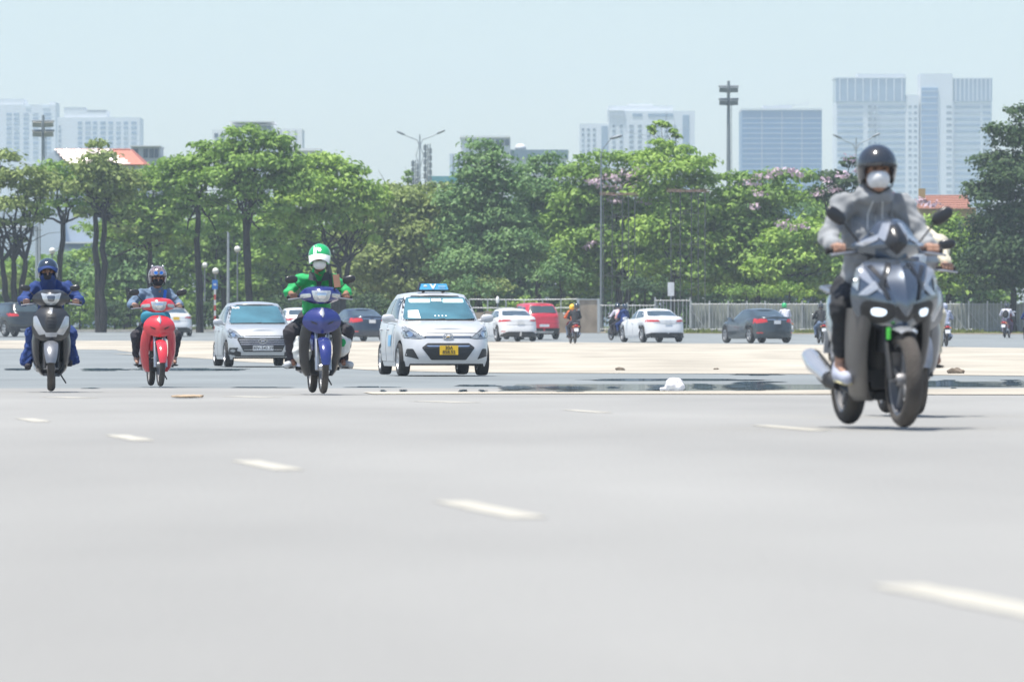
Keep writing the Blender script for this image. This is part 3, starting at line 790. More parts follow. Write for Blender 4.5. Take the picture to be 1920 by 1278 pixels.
# rusty lattice gantries before the trees
for px0, px1, pyt, lb in ((1126, 1196, 358, 'left rusty lattice gantry standing against the pink-flowering tree'), (1252, 1328, 352, 'right rusty lattice gantry with flat rusted top')):
    d = 306; t = thing('lattice_gantry', lb, 'gantry', (X((px0 + px1) / 2, d), d, G(d))); H_ = Z(pyt + 8, d) - G(d); w = (px1 - px0) / FPX * d * .42
    dk_ = mat('dark_scaffold_steel', (.07, .08, .08), .8, .2, var=.3)
    for sx in (-1, -.45, .2, .6, 1):
        for sy in (-.5, .5): MB().tube([(sx * w, sy, 0), (sx * w, sy, H_)], .017, 5).build('leg', dk_, t)
    for k in range(9):
        z = .6 + k * (H_ - .8) / 8.2
        for sx in (-1, 1): MB().tube([(sx * w, -.5, z), (sx * w, .5, z + .45)], .012, 4).build('brace', dk_, t)
        MB().tube([(-w + (k % 3) * w * .5, -.5, z), (-w * .2 + (k % 3) * w * .5, -.5, z + .35)], .012, 4).build('rung', dk_, t)
        if k % 2: MB().tube([(-w, -.5, z), (w, -.5, z)], .012, 4).build('rung', dk_, t)
    for k in range(5):
        MB().tube([(-w * 1.25, -.55 + k * .27, H_ + (k % 3) * .09), (w * 1.25, -.5 + k * .25, H_ + (k % 2) * .12)], .018, 6).build('top_beam', rust, t)
# gantry pole at left
d = 312; t = thing('traffic_gantry', 'pale pole with a long horizontal arm reaching out of view at left', 'pole', (X(69, d), d, G(d)))
H_ = Z(425, d) - G(d); MB().tube([(0, 0, 0), (0, 0, H_)], [.10, .08], 10).build('pole', lstl, t); MB().tube([(.05, 0, H_ - .05), (X(-40, d) - X(69, d), 0, H_ - .02)], .075, 8).build('arm', lstl, t); MB().box((-.25, -.03, H_ - .32), (.22, .08, .42)).build('hanging_box', stl, t, smooth=False)
# park globe lamps and signs
gl = mat('white_globe', (.78, .79, .76), .3)
for i, (px, py, r, lb) in enumerate(((404, 508, 6, 'white globe lamp above the small blue sign'), (445, 467, 6, 'dim globe lamp between the tall left trees'), (1026, 560, 4.5, 'small white globe lamp beside the low brown wall'), (98, 470, 6, 'grey globe lamp near the leftmost rider'), (384, 497, 5, 'faint globe lamp left of the red-white post'))):
    d = 316; s = d / FPX; t = thing('globe_lamp', lb, 'lamp', (X(px, d), d, G(d)), group='park globe lamps'); z = Z(py, d) - G(d)
    MB().tube([(0, 0, 0), (0, 0, z - r * s)], .04, 8).build('pole', stl, t); MB().sup((0, 0, z), (r * s,) * 3, 2, n=10).build('globe', gl, t); MB().lathe([(.05, 0), (.09, .06), (.09, .1)], (0, 0, z - r * s - .06), n=10).build('collar', stl, t)
d = 306; s = d / FPX; t = thing('road_sign', 'small blue sign on a red and white banded post', 'sign', (X(403, d), d, G(d)))
pr_, pw_ = mat('red_post_paint', (.55, .05, .04), .6), mat('white_post_paint', (.7, .7, .7), .6)
zt = Z(542, d) - G(d)
for k in range(8):
    part('post_band', t, pr_ if k % 2 == 0 else pw_, -.05, .05, -.05, .05, zt * k / 8, zt * (k + 1) / 8)
MB().box((0, -.03, zt + .25), (.30, .03, .50)).build('sign_board', mat('sign_blue', (.03, .18, .55), .4), t, smooth=False); part('sign_mark', t, pw_, -.07, .07, -.05, -.046, zt + .2, zt + .3)
d = 301; t = thing('notice_board', 'blank white board on a post above the mesh gate', 'sign', (X(1258, d), d, G(d))); zc_ = Z(542, d) - G(d)
MB().tube([(0, .05, 0), (0, .05, zc_)], .04, 8).build('post', lstl, t); MB().box((0, 0, zc_), (.34, .03, .72)).build('board', mat('white_board', (.7, .72, .74), .5), t, smooth=False)
d = 301; t = thing('lantern', 'white lantern-shaped lamp hanging over the rail left of the red SUV', 'lamp', (X(933, d), d, G(d))); zc_ = Z(562, d) - G(d)
MB().tube([(0, 0, 0), (0, 0, zc_ - .1)], .03, 6).build('post', stl, t); MB().lathe([(.001, -.2), (.08, -.16), (.10, .05), (.05, .16), (.001, .2)], (0, 0, zc_), n=12).build('globe', gl, t)
# ------------------------------------------------------------------ cars
M = {}
M['tyre'] = mat('tyre_rubber', (.028, .028, .028), .85, bump=.3, bscale=60)
M['rim'] = mat('alloy_rim', (.55, .56, .58), .35, .8)
M['darkrim'] = mat('dusty_rim', (.25, .25, .26), .5, .5)
M['black'] = mat('black_plastic', (.022, .023, .025), .55)
M['satin'] = mat('satin_black', (.03, .032, .036), .28)
M['seam'] = mat('seam_shadow_rubber', (.01, .01, .01), .9)
M['chrome'] = mat('chrome', (.75, .76, .78), .12, 1.0, var=.03)
M['steel'] = mat('brushed_steel', (.45, .46, .48), .35, .9)
M['glass'] = mat('tinted_glass', (.035, .055, .062), .05, 0, spec=.9, coat=.6)
M['screen'] = mat('windscreen_glass', (.06, .17, .21), .06, .1, var=.35, scale=1.6, spec=.9, coat=.8)  # mottled base colour paints reflections into the windscreen
M['lamp'] = mat('headlamp_glass', (.30, .33, .35), .10, .35, coat=.8, scale=14, var=.25)
M['lampdark'] = mat('lamp_reflector', (.2, .21, .23), .15, .8)
M['taillamp'] = mat('red_lamp', (.55, .02, .025), .2, coat=.5)
M['amber'] = mat('amber_lamp', (.8, .25, .03), .3)
M['platew'] = mat('plate_white', (.72, .73, .74), .4)
M['platey'] = mat('plate_yellow', (.85, .52, .02), .4)
M['ink'] = mat('black_ink', (.02, .02, .02), .6)
M['white'] = mat('white_car_paint', (.74, .75, .76), .3, coat=.5, var=.03)
M['silver'] = mat('silver_car_paint', (.46, .48, .50), .32, .3, coat=.6, var=.03)
M['taxi'] = mat('pale_silver_paint', (.56, .57, .585), .32, .15, coat=.6, var=.03)
M['redp'] = mat('red_car_paint', (.55, .025, .05), .3, coat=.6, var=.05)
M['greyp'] = mat('charcoal_car_paint', (.035, .05, .06), .25, .2, coat=.7, var=.05)
M['navyp'] = mat('navy_car_paint', (.02, .035, .065), .25, .2, coat=.7, var=.05)
M['blackp'] = mat('black_car_paint', (.015, .018, .02), .25, coat=.7)
M['cream'] = mat('cream_card', (.75, .76, .7), .7)
M['blued'] = mat('taxi_blue', (.08, .38, .66), .4)
M['stick'] = mat('pale_blue_sticker', (.20, .44, .66), .5)
M['paper'] = mat('white_paper', (.8, .82, .82), .7)

def wheel_mesh(r, w, spokes=5, rim='rim'):
    t = MB(); h = w / 2
    t.lathe([(r * .64, -h * .9), (r * .72, -h), (r * .93, -h * .98), (r * .985, -h * .8), (r, -h * .4), (r, h * .4), (r * .985, h * .8), (r * .93, h * .98), (r * .72, h), (r * .64, h * .9)], axis='X', n=36)
    q = MB()
    for sgn in (-1, 1):
        q.lathe([(r * .66, sgn * h * .93), (r * .6, sgn * h * .95), (r * .58, sgn * h * .5)], axis='X', n=36)
        q.lathe([(.001, sgn * h * .72), (r * .12, sgn * h * .72), (r * .14, sgn * h * .5)], axis='X', n=18)
    b = MB(); b.lathe([(r * .65, -h * .45), (.001, -h * .45)], axis='X', n=24); b.lathe([(r * .65, h * .45), (.001, h * .45)], axis='X', n=24); b.lathe([(r * .65, -h * .9), (r * .65, h * .9)], axis='X', n=30)
    for sgn in (-1, 1):
        for k in range(spokes):
            a = 2 * math.pi * k / spokes
            rot = Matrix.Rotation(a, 3, 'X')
            q.box(rot @ Vector((sgn * h * .66, 0, r * .36)), (h * .3, r * .15, r * .56), rot)
    return t, q, b
def put_wheel(parent, loc, r, w, spokes=5, rim='rim', cache={}):
    key = (r, w, spokes, rim)
    if key not in cache:
        t, q, b = wheel_mesh(r, w, spokes)
        o = t.build('wheel', M['tyre'], parent); q.build('rim', M[rim], o); b.build('brake_disc', M['lampdark'], o)
        cache[key] = o
    else:
        o = copy_tree(cache[key], parent)
    o.location = loc
    return o

def car(name, label, cat, sp, paint, loc, rz, group=None, plate=None, view='front'):
    root = thing(name, label, cat, loc, rz, group)
    L, W, wb, tr, cl = sp['L'], sp['W'], sp['wb'], sp['tr'], sp['cl']
    yf = -L / 2 + sp['fo']; yr = yf + wb
    shy = [a for a, b in sp['sh']]; shz = [b for a, b in sp['sh']]
    zsh = lambda y: float(spline(shy, shz, np.array([min(max(y, shy[0]), shy[-1])]))[0])
    ra = tr + .055
    def zbot(y):
        z = cl + (.05 if y < -L / 2 + .3 or y > L / 2 - .3 else 0)
        for yw in (yf, yr):
            if abs(y - yw) < ra: z = max(z, tr + math.sqrt(max(ra * ra - (y - yw) ** 2, 0)) * .98)
        return z
    # body: rings from sill to shoulder
    def plan(t, n=120):
        w = W / 2 * np.interp(t, [0, .15, .4, .65, .88, 1], [.95, .985, 1, .992, .965, sp.get('wsh', .92)])
        af = L / 2 - np.interp(t, [0, .12, .3, .5, .7, .88, 1], sp.get('nose', [.07, .02, 0, .01, .06, .11, .22]))
        ar = L / 2 - np.interp(t, [0, .12, .3, .5, .7, .88, 1], sp.get('tail', [.06, .02, 0, .03, .06, .07, .12]))
        ph = np.linspace(0, math.pi, 1500); p = sp.get('p', 4.6)
        xs = w * np.sin(ph) ** (2 / p); cy = -np.cos(ph)
        ys = np.sign(cy) * np.abs(cy) ** (2 / p) * np.where(cy < 0, af, ar)
        s = np.concatenate([[0], np.cumsum(np.hypot(np.diff(xs), np.diff(ys)))])
        q = np.linspace(0, s[-1], n + 1)
        return np.interp(q, s, xs), np.interp(q, s, ys)
    ts = [0, .06, .14, .24, .36, .48, .6, .7, .78, .85, .91, .96, 1]
    rows = []
    for t in ts:
        xs, ys = plan(t)
        rows.append([(x, y, zbot(y) * (1 - t) + (zsh(y)) * t) for x, y in zip(xs, ys)])
    b = MB()
    b.grid(rows, 0, flip=True)
    b.grid([[(-x, y, z) for x, y, z in r] for r in rows], 0)
    top = rows[-1]; cr = sp.get('crown', .055)
    b.grid([[(x * u, y, z + cr * min(1, x / (W * .35)) * (1 - abs(u) ** 2.2)) for u in np.linspace(-1, 1, 13)] for x, y, z in top], 0)
    # greenhouse
    g = sp['gh']
    def ghp(t, n=60):
        y0 = g['y0b'] + (g['y0t'] - g['y0b']) * t; y1 = g['y1b'] + (g['y1t'] - g['y1b']) * t ** sp.get('rb', 1.0)
        w = g['wb'] + (g['wt'] - g['wb']) * t + .035 * math.sin(math.pi * t)
        yc = (y0 + y1) / 2; a = (y1 - y0) / 2; p = g.get('p', 5.5)
        ph = np.linspace(0, math.pi, 900); xs = w * np.sin(ph) ** (2 / p); cy = -np.cos(ph)
        ys = yc + np.sign(cy) * np.abs(cy) ** (2 / p) * a
        s = np.concatenate([[0], np.cumsum(np.hypot(np.diff(xs), np.diff(ys)))]); q = np.linspace(0, s[-1], n + 1)
        return np.interp(q, s, xs), np.interp(q, s, ys), (yc, a)
    gr = []
    for t in [0, .12, .25, .4, .55, .7, .82, .92, .97, 1]:
        xs, ys, (yc, a) = ghp(t if t < .95 else .95 + (t - .95) * 1.3)
        ze = lambda y: g['zr'] - .05 - .05 * ((y - yc) / a) ** 2 if a > 0 else g['zr']
        gr.append([(x, y, (zsh(y) - .03) * (1 - t) + ze(y) * t) for x, y in zip(xs, ys)])
    b.grid(gr, 0, flip=True); b.grid([[(-x, y, z) for x, y, z in r] for r in gr], 0)
    b.grid([[(x * u, y, z + .05 * min(1, x / .35) * (1 - abs(u) ** 2.4)) for u in np.linspace(-1, 1, 11)] for x, y, z in gr[-1]], 0)
    bv = b.bvh()
    b.build('body', M[paint], root, angle=50)
    u = MB(); u.bx(-W * .36, W * .36, -L / 2 + .25, L / 2 - .25, cl + .02, cl + .3); u.bx(-W * .40, W * .40, -L / 2 + .35, L / 2 - .3, cl + .3, .62)
    u.build('underbody', M['black'], root, smooth=False)
    for yw in (yf, yr):
        for sg in (-1, 1):
            put_wheel(root, (sg * (W / 2 - .12), yw, tr), tr, .2, sp.get('spokes', 5), sp.get('rim', 'rim'))
    def mir(P): return [(-a, c) for a, c in P][::-1]
    # glazing
    zb, zt = sp['zwb'], g['zr'] - .10
    if view == 'front':
        wsp = sp['ws']
        drape([(-wsp[0] - .03, zb - .025), (wsp[0] + .03, zb - .025), (wsp[1] + .03, zt + .025), (-wsp[1] - .03, zt + .025)], 'front', bv, .004, M['seam'], 'windscreen_seal', root, .04, rd=.07)
        drape([(-wsp[0], zb), (wsp[0], zb), (wsp[1], zt), (-wsp[1], zt)], 'front', bv, .022, M['screen'], 'windscreen', root, .04, rd=.06)
    else:
        wsp = sp['rw']
        drape([(-wsp[0], wsp[2]), (wsp[0], wsp[2]), (wsp[1], wsp[3]), (-wsp[1], wsp[3])], 'rear', bv, .03, M['glass'], 'rear_window', root, .03, rd=.07)
    for side, sg in (('left', -1), ('right', 1)):
        for wn_, poly in sp['side']:
            drape(poly, side, bv, .006, M['glass'], wn_, root, .09, rd=.04)
        for poly, hy in sp['doors']:
            drape(poly, side, bv, .002, M['seam'], 'door_seal', root, .12, th=.004, rd=.05)
            c = Vector((sum(p[0] for p in poly) / len(poly), sum(p[1] for p in poly) / len(poly)))
            q = [tuple(Vector(p) + (c - Vector(p)).normalized() * .012) for p in poly]
            dd = drape(q, side, bv, .006, M[paint], 'door', root, .1, th=.006, rd=.045)
            hz = sp.get('hz', .78)
            hit = bv.ray_cast(Vector((9 * sg, hy, hz)), Vector((-sg, 0, 0)))[0]
            if hit and dd:
                MB().sup((hit.x + sg * .02, hy, hz), (.018, .085, .018), 3, n=8).build('handle', M[paint], dd)
        # mirror
        mp = Vector(sp['mir'])
        mm = MB().sup((sg * mp.x, mp.y, mp.z), (.115, .07, .075), 2.6, n=12); mm.tube([(sg * (mp.x - .2), mp.y + .03, mp.z - .05), (sg * (mp.x - .04), mp.y, mp.z - .03)], [.03, .03], 8)
        mo = mm.build('wing_mirror', M[sp.get('mirpaint', paint)], root)
        MB().box((sg * mp.x, mp.y + .068, mp.z), (.17, .008, .11)).build('mirror_glass', M['chrome'], mo)
    # front and rear faces
    for ax, key in (('front', 'front'), ('rear', 'rear')):
        for (pn, poly, mt, off, both) in sp[key]:
            for P in ([poly, mir(poly)] if both else [poly]):
                if pn == 'headlight':
                    c0 = Vector((sum(p[0] for p in P) / len(P), sum(p[1] for p in P) / len(P)))
                    drape([tuple(Vector(p) + (Vector(p) - c0).normalized() * .014) for p in P], ax, bv, .004, M['seam'], 'headlight_seal', root, .045, rd=.02, th=.01)
                drape(P, ax, bv, off, M[mt] if isinstance(mt, str) else mt, pn, root, .045, rd=.02, th=.015)
    pf = sp['plate_' + view]
    if plate:
        d = Vector((0, 1 if view == 'front' else -1, 0))
        hit = bv.ray_cast(Vector((.013, -9 if view == 'front' else 9, pf[0])), d)[0]
        hx, hz = pf[1] / 2, pf[2] / 2
        yy = hit.y - d.y * .035
        po = MB().bx(-hx, hx, yy - .008, yy + .008, pf[0] - hz, pf[0] + hz).build('number_plate', M[plate[0]], root, smooth=False)
        rot = (math.pi / 2, 0, 0) if view == 'front' else (math.pi / 2, 0, math.pi)
        lines = plate[1]
        for i, tx in enumerate(lines):
            zz = pf[0] + ((len(lines) - 1) / 2 - i) * pf[2] * .46
            text_part(tx, pf[2] * (.52 if len(lines) > 1 else .92), M['ink'], po, (0, yy - d.y * .011, zz), rot, 'plate_lettering')
    root['bvh'] = 0
    del root['bvh']
    return root, bv

I10 = dict(L=3.99, W=1.66, wb=2.43, fo=.80, tr=.29, cl=.16, crown=.05, wsh=.90, spokes=7,
    sh=[(-2.0, .75), (-1.85, .80), (-1.6, .86), (-1.2, .925), (-.95, .955), (-.4, .93), (.4, .97), (1.2, 1.02), (1.6, 1.02), (1.85, .99), (2.0, .93)],
    gh=dict(y0b=-1.12, y0t=-.28, y1t=1.0, y1b=1.62, wb=.755, wt=.575, zr=1.505, p=5),
    zwb=1.0, ws=(.665, .53), rw=(.55, .5, 1.03, 1.36),
    side=[('side_window', [(-.62, .99), (.18, 1.02), (.16, 1.38), (-.2, 1.385)]), ('side_window', [(.26, 1.025), (1.0, 1.06), (.78, 1.33), (.24, 1.38)])],
    doors=[([(-.78, .24), (.2, .24), (.22, .93), (-.72, .90)], .08), ([(.24, .24), (.86, .24), (1.1, .62), (1.08, .96), (.26, .93)], .92)],
    mir=(.90, -.60, 1.02), hz=.82,
    front=[], rear=[], plate_front=(.45, .33, .165), plate_rear=(.75, .33, .165))
def dome(c, r): return [(c[0] + r[0] * math.cos(a), c[1] + r[1] * math.sin(a)) for a in [2 * math.pi * k / 20 for k in range(20)]]
taxi_sp = dict(I10)
taxi_sp['front'] = [
    ('bonnet_seam', [(-.60, .745), (.60, .745), (.60, .755), (-.60, .755)], 'seam', .002, False),
    ('chrome_strip', [(-.40, .672), (.40, .672), (.43, .702), (-.43, .702)], 'satin', .006, False),
    ('chrome_trim', [(-.40, .68), (.40, .68), (.40, .690), (-.40, .690)], 'chrome', .014, False),
    ('headlight', [(.40, .665), (.52, .655), (.735, .665), (.765, .74), (.755, .845), (.70, .87), (.60, .79)], 'lamp', .008, True),
    ('headlight_reflector', [(.55, .68), (.72, .69), (.73, .80), (.66, .80)], 'lampdark', .012, True),
    ('headlight_bowl', dome((.655, .735), (.045, .045)), 'chrome', .018, True),
    ('grille', [(-.37, .575), (.37, .575), (.475, .495), (.31, .275), (-.31, .275), (-.475, .495)], 'black', .008, False),
    ('grille_trim', [(-.40, .535), (.40, .535), (.36, .510), (-.36, .510)], 'chrome', .016, False),
    ('fog_lamp_surround', [(.52, .285), (.74, .345), (.715, .475), (.62, .475)], 'black', .008, True),
    ('lower_lip', [(-.55, .185), (.55, .185), (.6, .205), (-.6, .205)], 'black', .006, False)]
taxi_sp['front'] += [('grille_bar', [(-w_, z_), (w_, z_), (w_, z_ + .014), (-w_, z_ + .014)], 'satin', .02, False) for z_, w_ in ((.30, .32), (.335, .35), (.37, .37), (.405, .39), (.44, .41), (.475, .43))]
silver_sp = dict(I10)
silver_sp['plate_front'] = (.42, .47, .11)
silver_sp['front'] = [
    ('bonnet_seam', [(-.58, .70), (.58, .70), (.58, .71), (-.58, .71)], 'seam', .002, False),
    ('headlight', [(.42, .665), (.70, .66), (.765, .70), (.765, .80), (.71, .86), (.60, .79)], 'lamp', .008, True),
    ('headlight_reflector', [(.55, .68), (.72, .69), (.73, .80), (.66, .80)], 'lampdark', .012, True),
    ('headlight_bowl', dome((.655, .73), (.045, .045)), 'chrome', .018, True),
    ('grille', [(-.56, .655), (.56, .655), (.58, .62), (.44, .335), (-.44, .335), (-.58, .62)], 'black', .008, False),
    ('fog_lamp_surround', [(.50, .24), (.76, .27), (.74, .43), (.56, .43), (.60, .36), (.50, .33)], 'black', .008, True),
    ('fog_lamp', dome((.67, .36), (.05, .035)), 'lamp', .018, True),
    ('bumper_slot', [(-.62, .225), (.62, .225), (.64, .25), (-.64, .25)], 'black', .008, False)]
silver_sp['front'] += [('grille_bar', [(-w_, z_), (w_, z_), (w_, z_ + .016), (-w_, z_ + .016)], 'steel', .018, False) for z_, w_ in ((.375, .44), (.50, .50), (.55, .52), (.60, .54))]

SED = dict(L=4.80, W=1.83, wb=2.80, fo=.95, tr=.335, cl=.17, crown=.05, wsh=.91, spokes=5,
    sh=[(-2.4, .66), (-2.2, .76), (-1.9, .84), (-1.2, .93), (-.8, .96), (.4, .97), (1.3, 1.03), (1.8, 1.06), (2.2, 1.07), (2.4, 1.04)],
    gh=dict(y0b=-1.25, y0t=-.30, y1t=.95, y1b=1.95, wb=.80, wt=.60, zr=1.45, p=5), rb=1.0,
    zwb=1.0, ws=(.70, .55), rw=(.66, .52, 1.12, 1.345),
    side=[('side_window', [(-.75, .99), (.15, 1.01), (.12, 1.335), (-.25, 1.335)]), ('side_window', [(.24, 1.015), (1.3, 1.07), (1.05, 1.25), (.75, 1.33), (.22, 1.335)])],
    doors=[([(-.95, .26), (.14, .26), (.18, .93), (-.9, .90)], .02), ([(.20, .26), (.95, .26), (1.22, .7), (1.2, .96), (.22, .93)], 1.0)],
    mir=(.97, -.72, 1.0), hz=.83, front=[], plate_front=(.5, .4, .12), plate_rear=(.86, .30, .15))
camry_sp = dict(SED)
camry_sp['rear'] = [
    ('tail_light', [(.36, .87), (.86, .855), (.88, .93), (.80, .965), (.42, .945)], 'taillamp', .008, True),
    ('boot_seam', [(-.62, .80), (.62, .80), (.62, .812), (-.62, .812)], 'seam', .003, False),
    ('boot_recess', [(-.34, .80), (.34, .80), (.36, .93), (-.36, .93)], 'white', .01, False),
    ('rear_diffuser', [(-.86, .18), (.86, .18), (.84, .34), (.70, .40), (-.70, .40), (-.84, .34)], 'black', .018, False)]
dark_sp = dict(SED)
dark_sp['rear'] = [
    ('tail_light', [(.42, .87), (.86, .80), (.88, .98), (.82, 1.02), (.46, .985)], 'taillamp', .008, True),
    ('chrome_trim', [(-.44, .955), (.44, .955), (.44, .985), (-.44, .985)], 'chrome', .012, False),
    ('boot_seam', [(-.62, .78), (.62, .78), (.62, .79), (-.62, .79)], 'seam', .003, False),
    ('bumper_seam', [(-.86, .62), (.86, .62), (.86, .63), (-.86, .63)], 'seam', .003, False),
    ('reflector', [(.62, .40), (.80, .40), (.80, .44), (.62, .44)], 'taillamp', .008, True)]
elan_sp = dict(SED); elan_sp.update(L=4.57, W=1.80, wb=2.70, fo=.87)
elan_sp['sh'] = [(a * .952, b) for a, b in SED['sh']]
elan_sp['rear'] = [
    ('tail_light', [(.40, .90), (.60, .865), (.86, .84), (.88, .92), (.80, .955), (.5, .945)], 'taillamp', .008, True),
    ('boot_seam', [(-.62, .72), (.62, .72), (.62, .73), (-.62, .73)], 'seam', .003, False),
    ('rear_diffuser', [(-.84, .19), (.84, .19), (.78, .33), (.55, .42), (-.55, .42), (-.78, .33)], 'black', .016, False),
    ('reflector', [(.66, .42), (.80, .42), (.80, .45), (.66, .45)], 'taillamp', .008, True)]
SUV = dict(L=4.58, W=1.86, wb=2.67, fo=.90, tr=.36, cl=.22, crown=.05, wsh=.92, spokes=5, p=5,
    sh=[(-2.3, .80), (-2.1, .93), (-1.8, 1.0), (-1.2, 1.06), (-.8, 1.08), (.4, 1.08), (1.3, 1.12), (1.8, 1.14), (2.2, 1.14), (2.3, 1.12)],
    gh=dict(y0b=-1.15, y0t=-.45, y1t=1.75, y1b=2.14, wb=.83, wt=.64, zr=1.68, p=6),
    zwb=1.12, ws=(.72, .58), rw=(.66, .56, 1.20, 1.53),
    side=[('side_window', [(-.7, 1.10), (.15, 1.12), (.12, 1.53), (-.35, 1.53)]), ('side_window', [(.24, 1.12), (1.15, 1.15), (1.1, 1.5), (.22, 1.53)]), ('side_window', [(1.25, 1.17), (1.75, 1.22), (1.6, 1.45), (1.2, 1.49)])],
    doors=[([(-.9, .32), (.14, .32), (.18, 1.05), (-.86, 1.02)], .02), ([(.20, .32), (.88, .32), (1.15, .7), (1.14, 1.07), (.22, 1.05)], .95)],
    mir=(1.0, -.68, 1.12), hz=.95, front=[], plate_front=(.55, .4, .12), plate_rear=(.62, .46, .12))
suv_sp = dict(SUV)
suv_sp['rear'] = [
    ('tail_light', [(.50, .98), (.86, .96), (.89, 1.10), (.80, 1.14), (.52, 1.06)], 'taillamp', .008, True),
    ('tailgate_seam', [(-.74, .72), (.74, .72), (.74, .73), (-.74, .73)], 'seam', .003, False),
    ('bumper_cladding', [(-.90, .24), (.90, .24), (.90, .50), (-.90, .50)], 'black', .008, False),
    ('skid_plate', [(-.42, .27), (.42, .27), (.46, .37), (-.46, .37)], 'steel', .016, False)]

def badge(root, bv, z, w=.085, h=.05):
    hit = bv.ray_cast(Vector((0, -9, z)), Vector((0, 1, 0)))[0]
    y = hit.y - .03
    b = MB(); ring = [[((w + dr * math.cos(q)) * math.cos(a), y + .008 * math.sin(q), z + (h + dr * math.cos(q)) * math.sin(a)) for q in [math.pi * 2 * k / 6 for k in range(6)]] for dr in (.009,) for a in [2 * math.pi * k / 28 for k in range(28)]]
    b.grid(ring, closeu=True, closev=True)
    b.tube([(-.045, y, z - .036), (-.022, y, z + .038)], .009, 6); b.tube([(.022, y, z - .038), (.045, y, z + .036)], .009, 6); b.tube([(-.035, y, z - .008), (0, y, z + .006), (.035, y, z + .008)], .009, 6)
    return b.build('badge', M['chrome'], root)

def at(px, d): return (X(px, d), d, G(d))
# the taxi that faces the camera
r_, bv_ = car('taxi_car', 'pale silver taxi sedan with blue roof sign and yellow number plate', 'taxi', taxi_sp, 'taxi', at(812, 102.8), R(8.8), plate=('platey', ['30A', '858.52']))
badge(r_, bv_, .69)
sg = MB().bx(-.29, .29, -.10, .08, 1.515, 1.535).bx(-.2, -.16, -.08, .06, 1.49, 1.515).bx(.16, .2, -.08, .06, 1.49, 1.515)
sgo = sg.build('sign_base', M['black'], r_, smooth=False)
sb = MB().add([(-.27, -.09, 1.537), (.27, -.09, 1.537), (.27, .07, 1.537), (-.27, .07, 1.537), (-.235, -.05, 1.645), (.235, -.05, 1.645), (.235, .03, 1.645), (-.235, .03, 1.645)], [(0, 1, 5, 4), (1, 2, 6, 5), (2, 3, 7, 6), (3, 0, 4, 7), (4, 5, 6, 7), (3, 2, 1, 0)])
sbo = sb.build('roof_sign', M['blued'], r_, smooth=False)
MB().add([(-.285, -.1, 1.537), (-.272, -.1, 1.537), (-.272, .08, 1.537), (-.285, .08, 1.537), (-.25, -.06, 1.67), (-.236, -.06, 1.67), (-.236, .04, 1.67), (-.25, .04, 1.67)], [(0, 1, 5, 4), (1, 2, 6, 5), (2, 3, 7, 6), (3, 0, 4, 7), (4, 5, 6, 7)]).build('sign_end', M['black'], sbo, smooth=False)
tl = math.atan2(.123, .04)
MB().prism([(-.045, -.045), (-.02, -.045), (.03, .045), (-.002, .045), (-.032, .0), (-.062, .045), (-.095, .045)], 'Y', -.004, .0).build('sign_emblem', M['paper'], sbo, smooth=False, loc=(.02, -.073, 1.597), rot=(-(math.pi / 2 - tl), 0, 0))
for k_ in range(6): MB().bx(.085 + k_ * .022, .101 + k_ * .022, -.085, -.080, 1.592, 1.608).build('sign_mark', M['paper'], sbo, smooth=False)
MB().sup((-.15, -.072, 1.60), (.035, .006, .022), 2, n=8).build('sign_spot', M['cream'], sbo)
MB().bx(.07, .21, -.085, -.083, 1.557, 1.563).build('sign_line', M['paper'], sbo, smooth=False)
drape([(-.48, .52), (-.12, .52), (-.12, .72), (-.48, .72)], 'left', bv_, .014, M['stick'], 'door_sticker', r_, .1, th=.003)
# things seen behind its windscreen: sun visors and paper
for P in ([(-.50, 1.30), (-.12, 1.30), (-.10, 1.375), (-.50, 1.375)], [(.10, 1.30), (.50, 1.30), (.50, 1.375), (.12, 1.375)]):
    drape(P, 'front', bv_, .032, mat('sun_visor_cloth', (.42, .62, .62), .6), 'sun_visor', r_, .08, th=.003, rd=.03)
drape([(-.09, 1.325), (.09, 1.325), (.09, 1.375), (-.09, 1.375)], 'front', bv_, .032, M['cream'], 'mirror_sticker', r_, .08, th=.003)
drape([(-.58, 1.03), (-.36, 1.02), (-.37, 1.17), (-.55, 1.16)], 'front', bv_, .032, M['cream'], 'paper_notice', r_, .08, th=.003)
for k in range(4):
    drape(dome((-.09 + k * .065, 1.065), (.012, .012)), 'front', bv_, .032, M['paper'], 'ornament', r_, .05, th=.003)
for s0 in ((-.45, .25), (.1, .62)):
    hp = [bv_.ray_cast(Vector((a, -9, z)), Vector((0, 1, 0)))[0] + Vector((0, -.045, 0)) for a, z in ((s0[0], .985), (s0[0] + .3, .995), (s0[0] + .52, 1.01))]
    MB().tube(hp, .008, 6).build('wiper', M['black'], r_)

r_, bv_ = car('silver_car', 'silver sedan with black grille and white number plate, left of the taxi', 'car', silver_sp, 'silver', at(476, 132.5), R(8.6), plate=('platew', ['30V-542.29']))
badge(r_, bv_, .58, .095, .055)
for s0 in ((-.45, .25), (.1, .62)):
    hp = [bv_.ray_cast(Vector((a, -9, z)), Vector((0, 1, 0)))[0] + Vector((0, -.045, 0)) for a, z in ((s0[0], .985), (s0[0] + .3, .995), (s0[0] + .52, 1.01))]
    MB().tube(hp, .008, 6).build('wiper', M['black'], r_)
drape([(-.55, 1.34), (-.38, 1.34), (-.38, 1.375), (-.53, 1.375)], 'front', bv_, .032, M['cream'], 'sticker', r_, .08, th=.003)

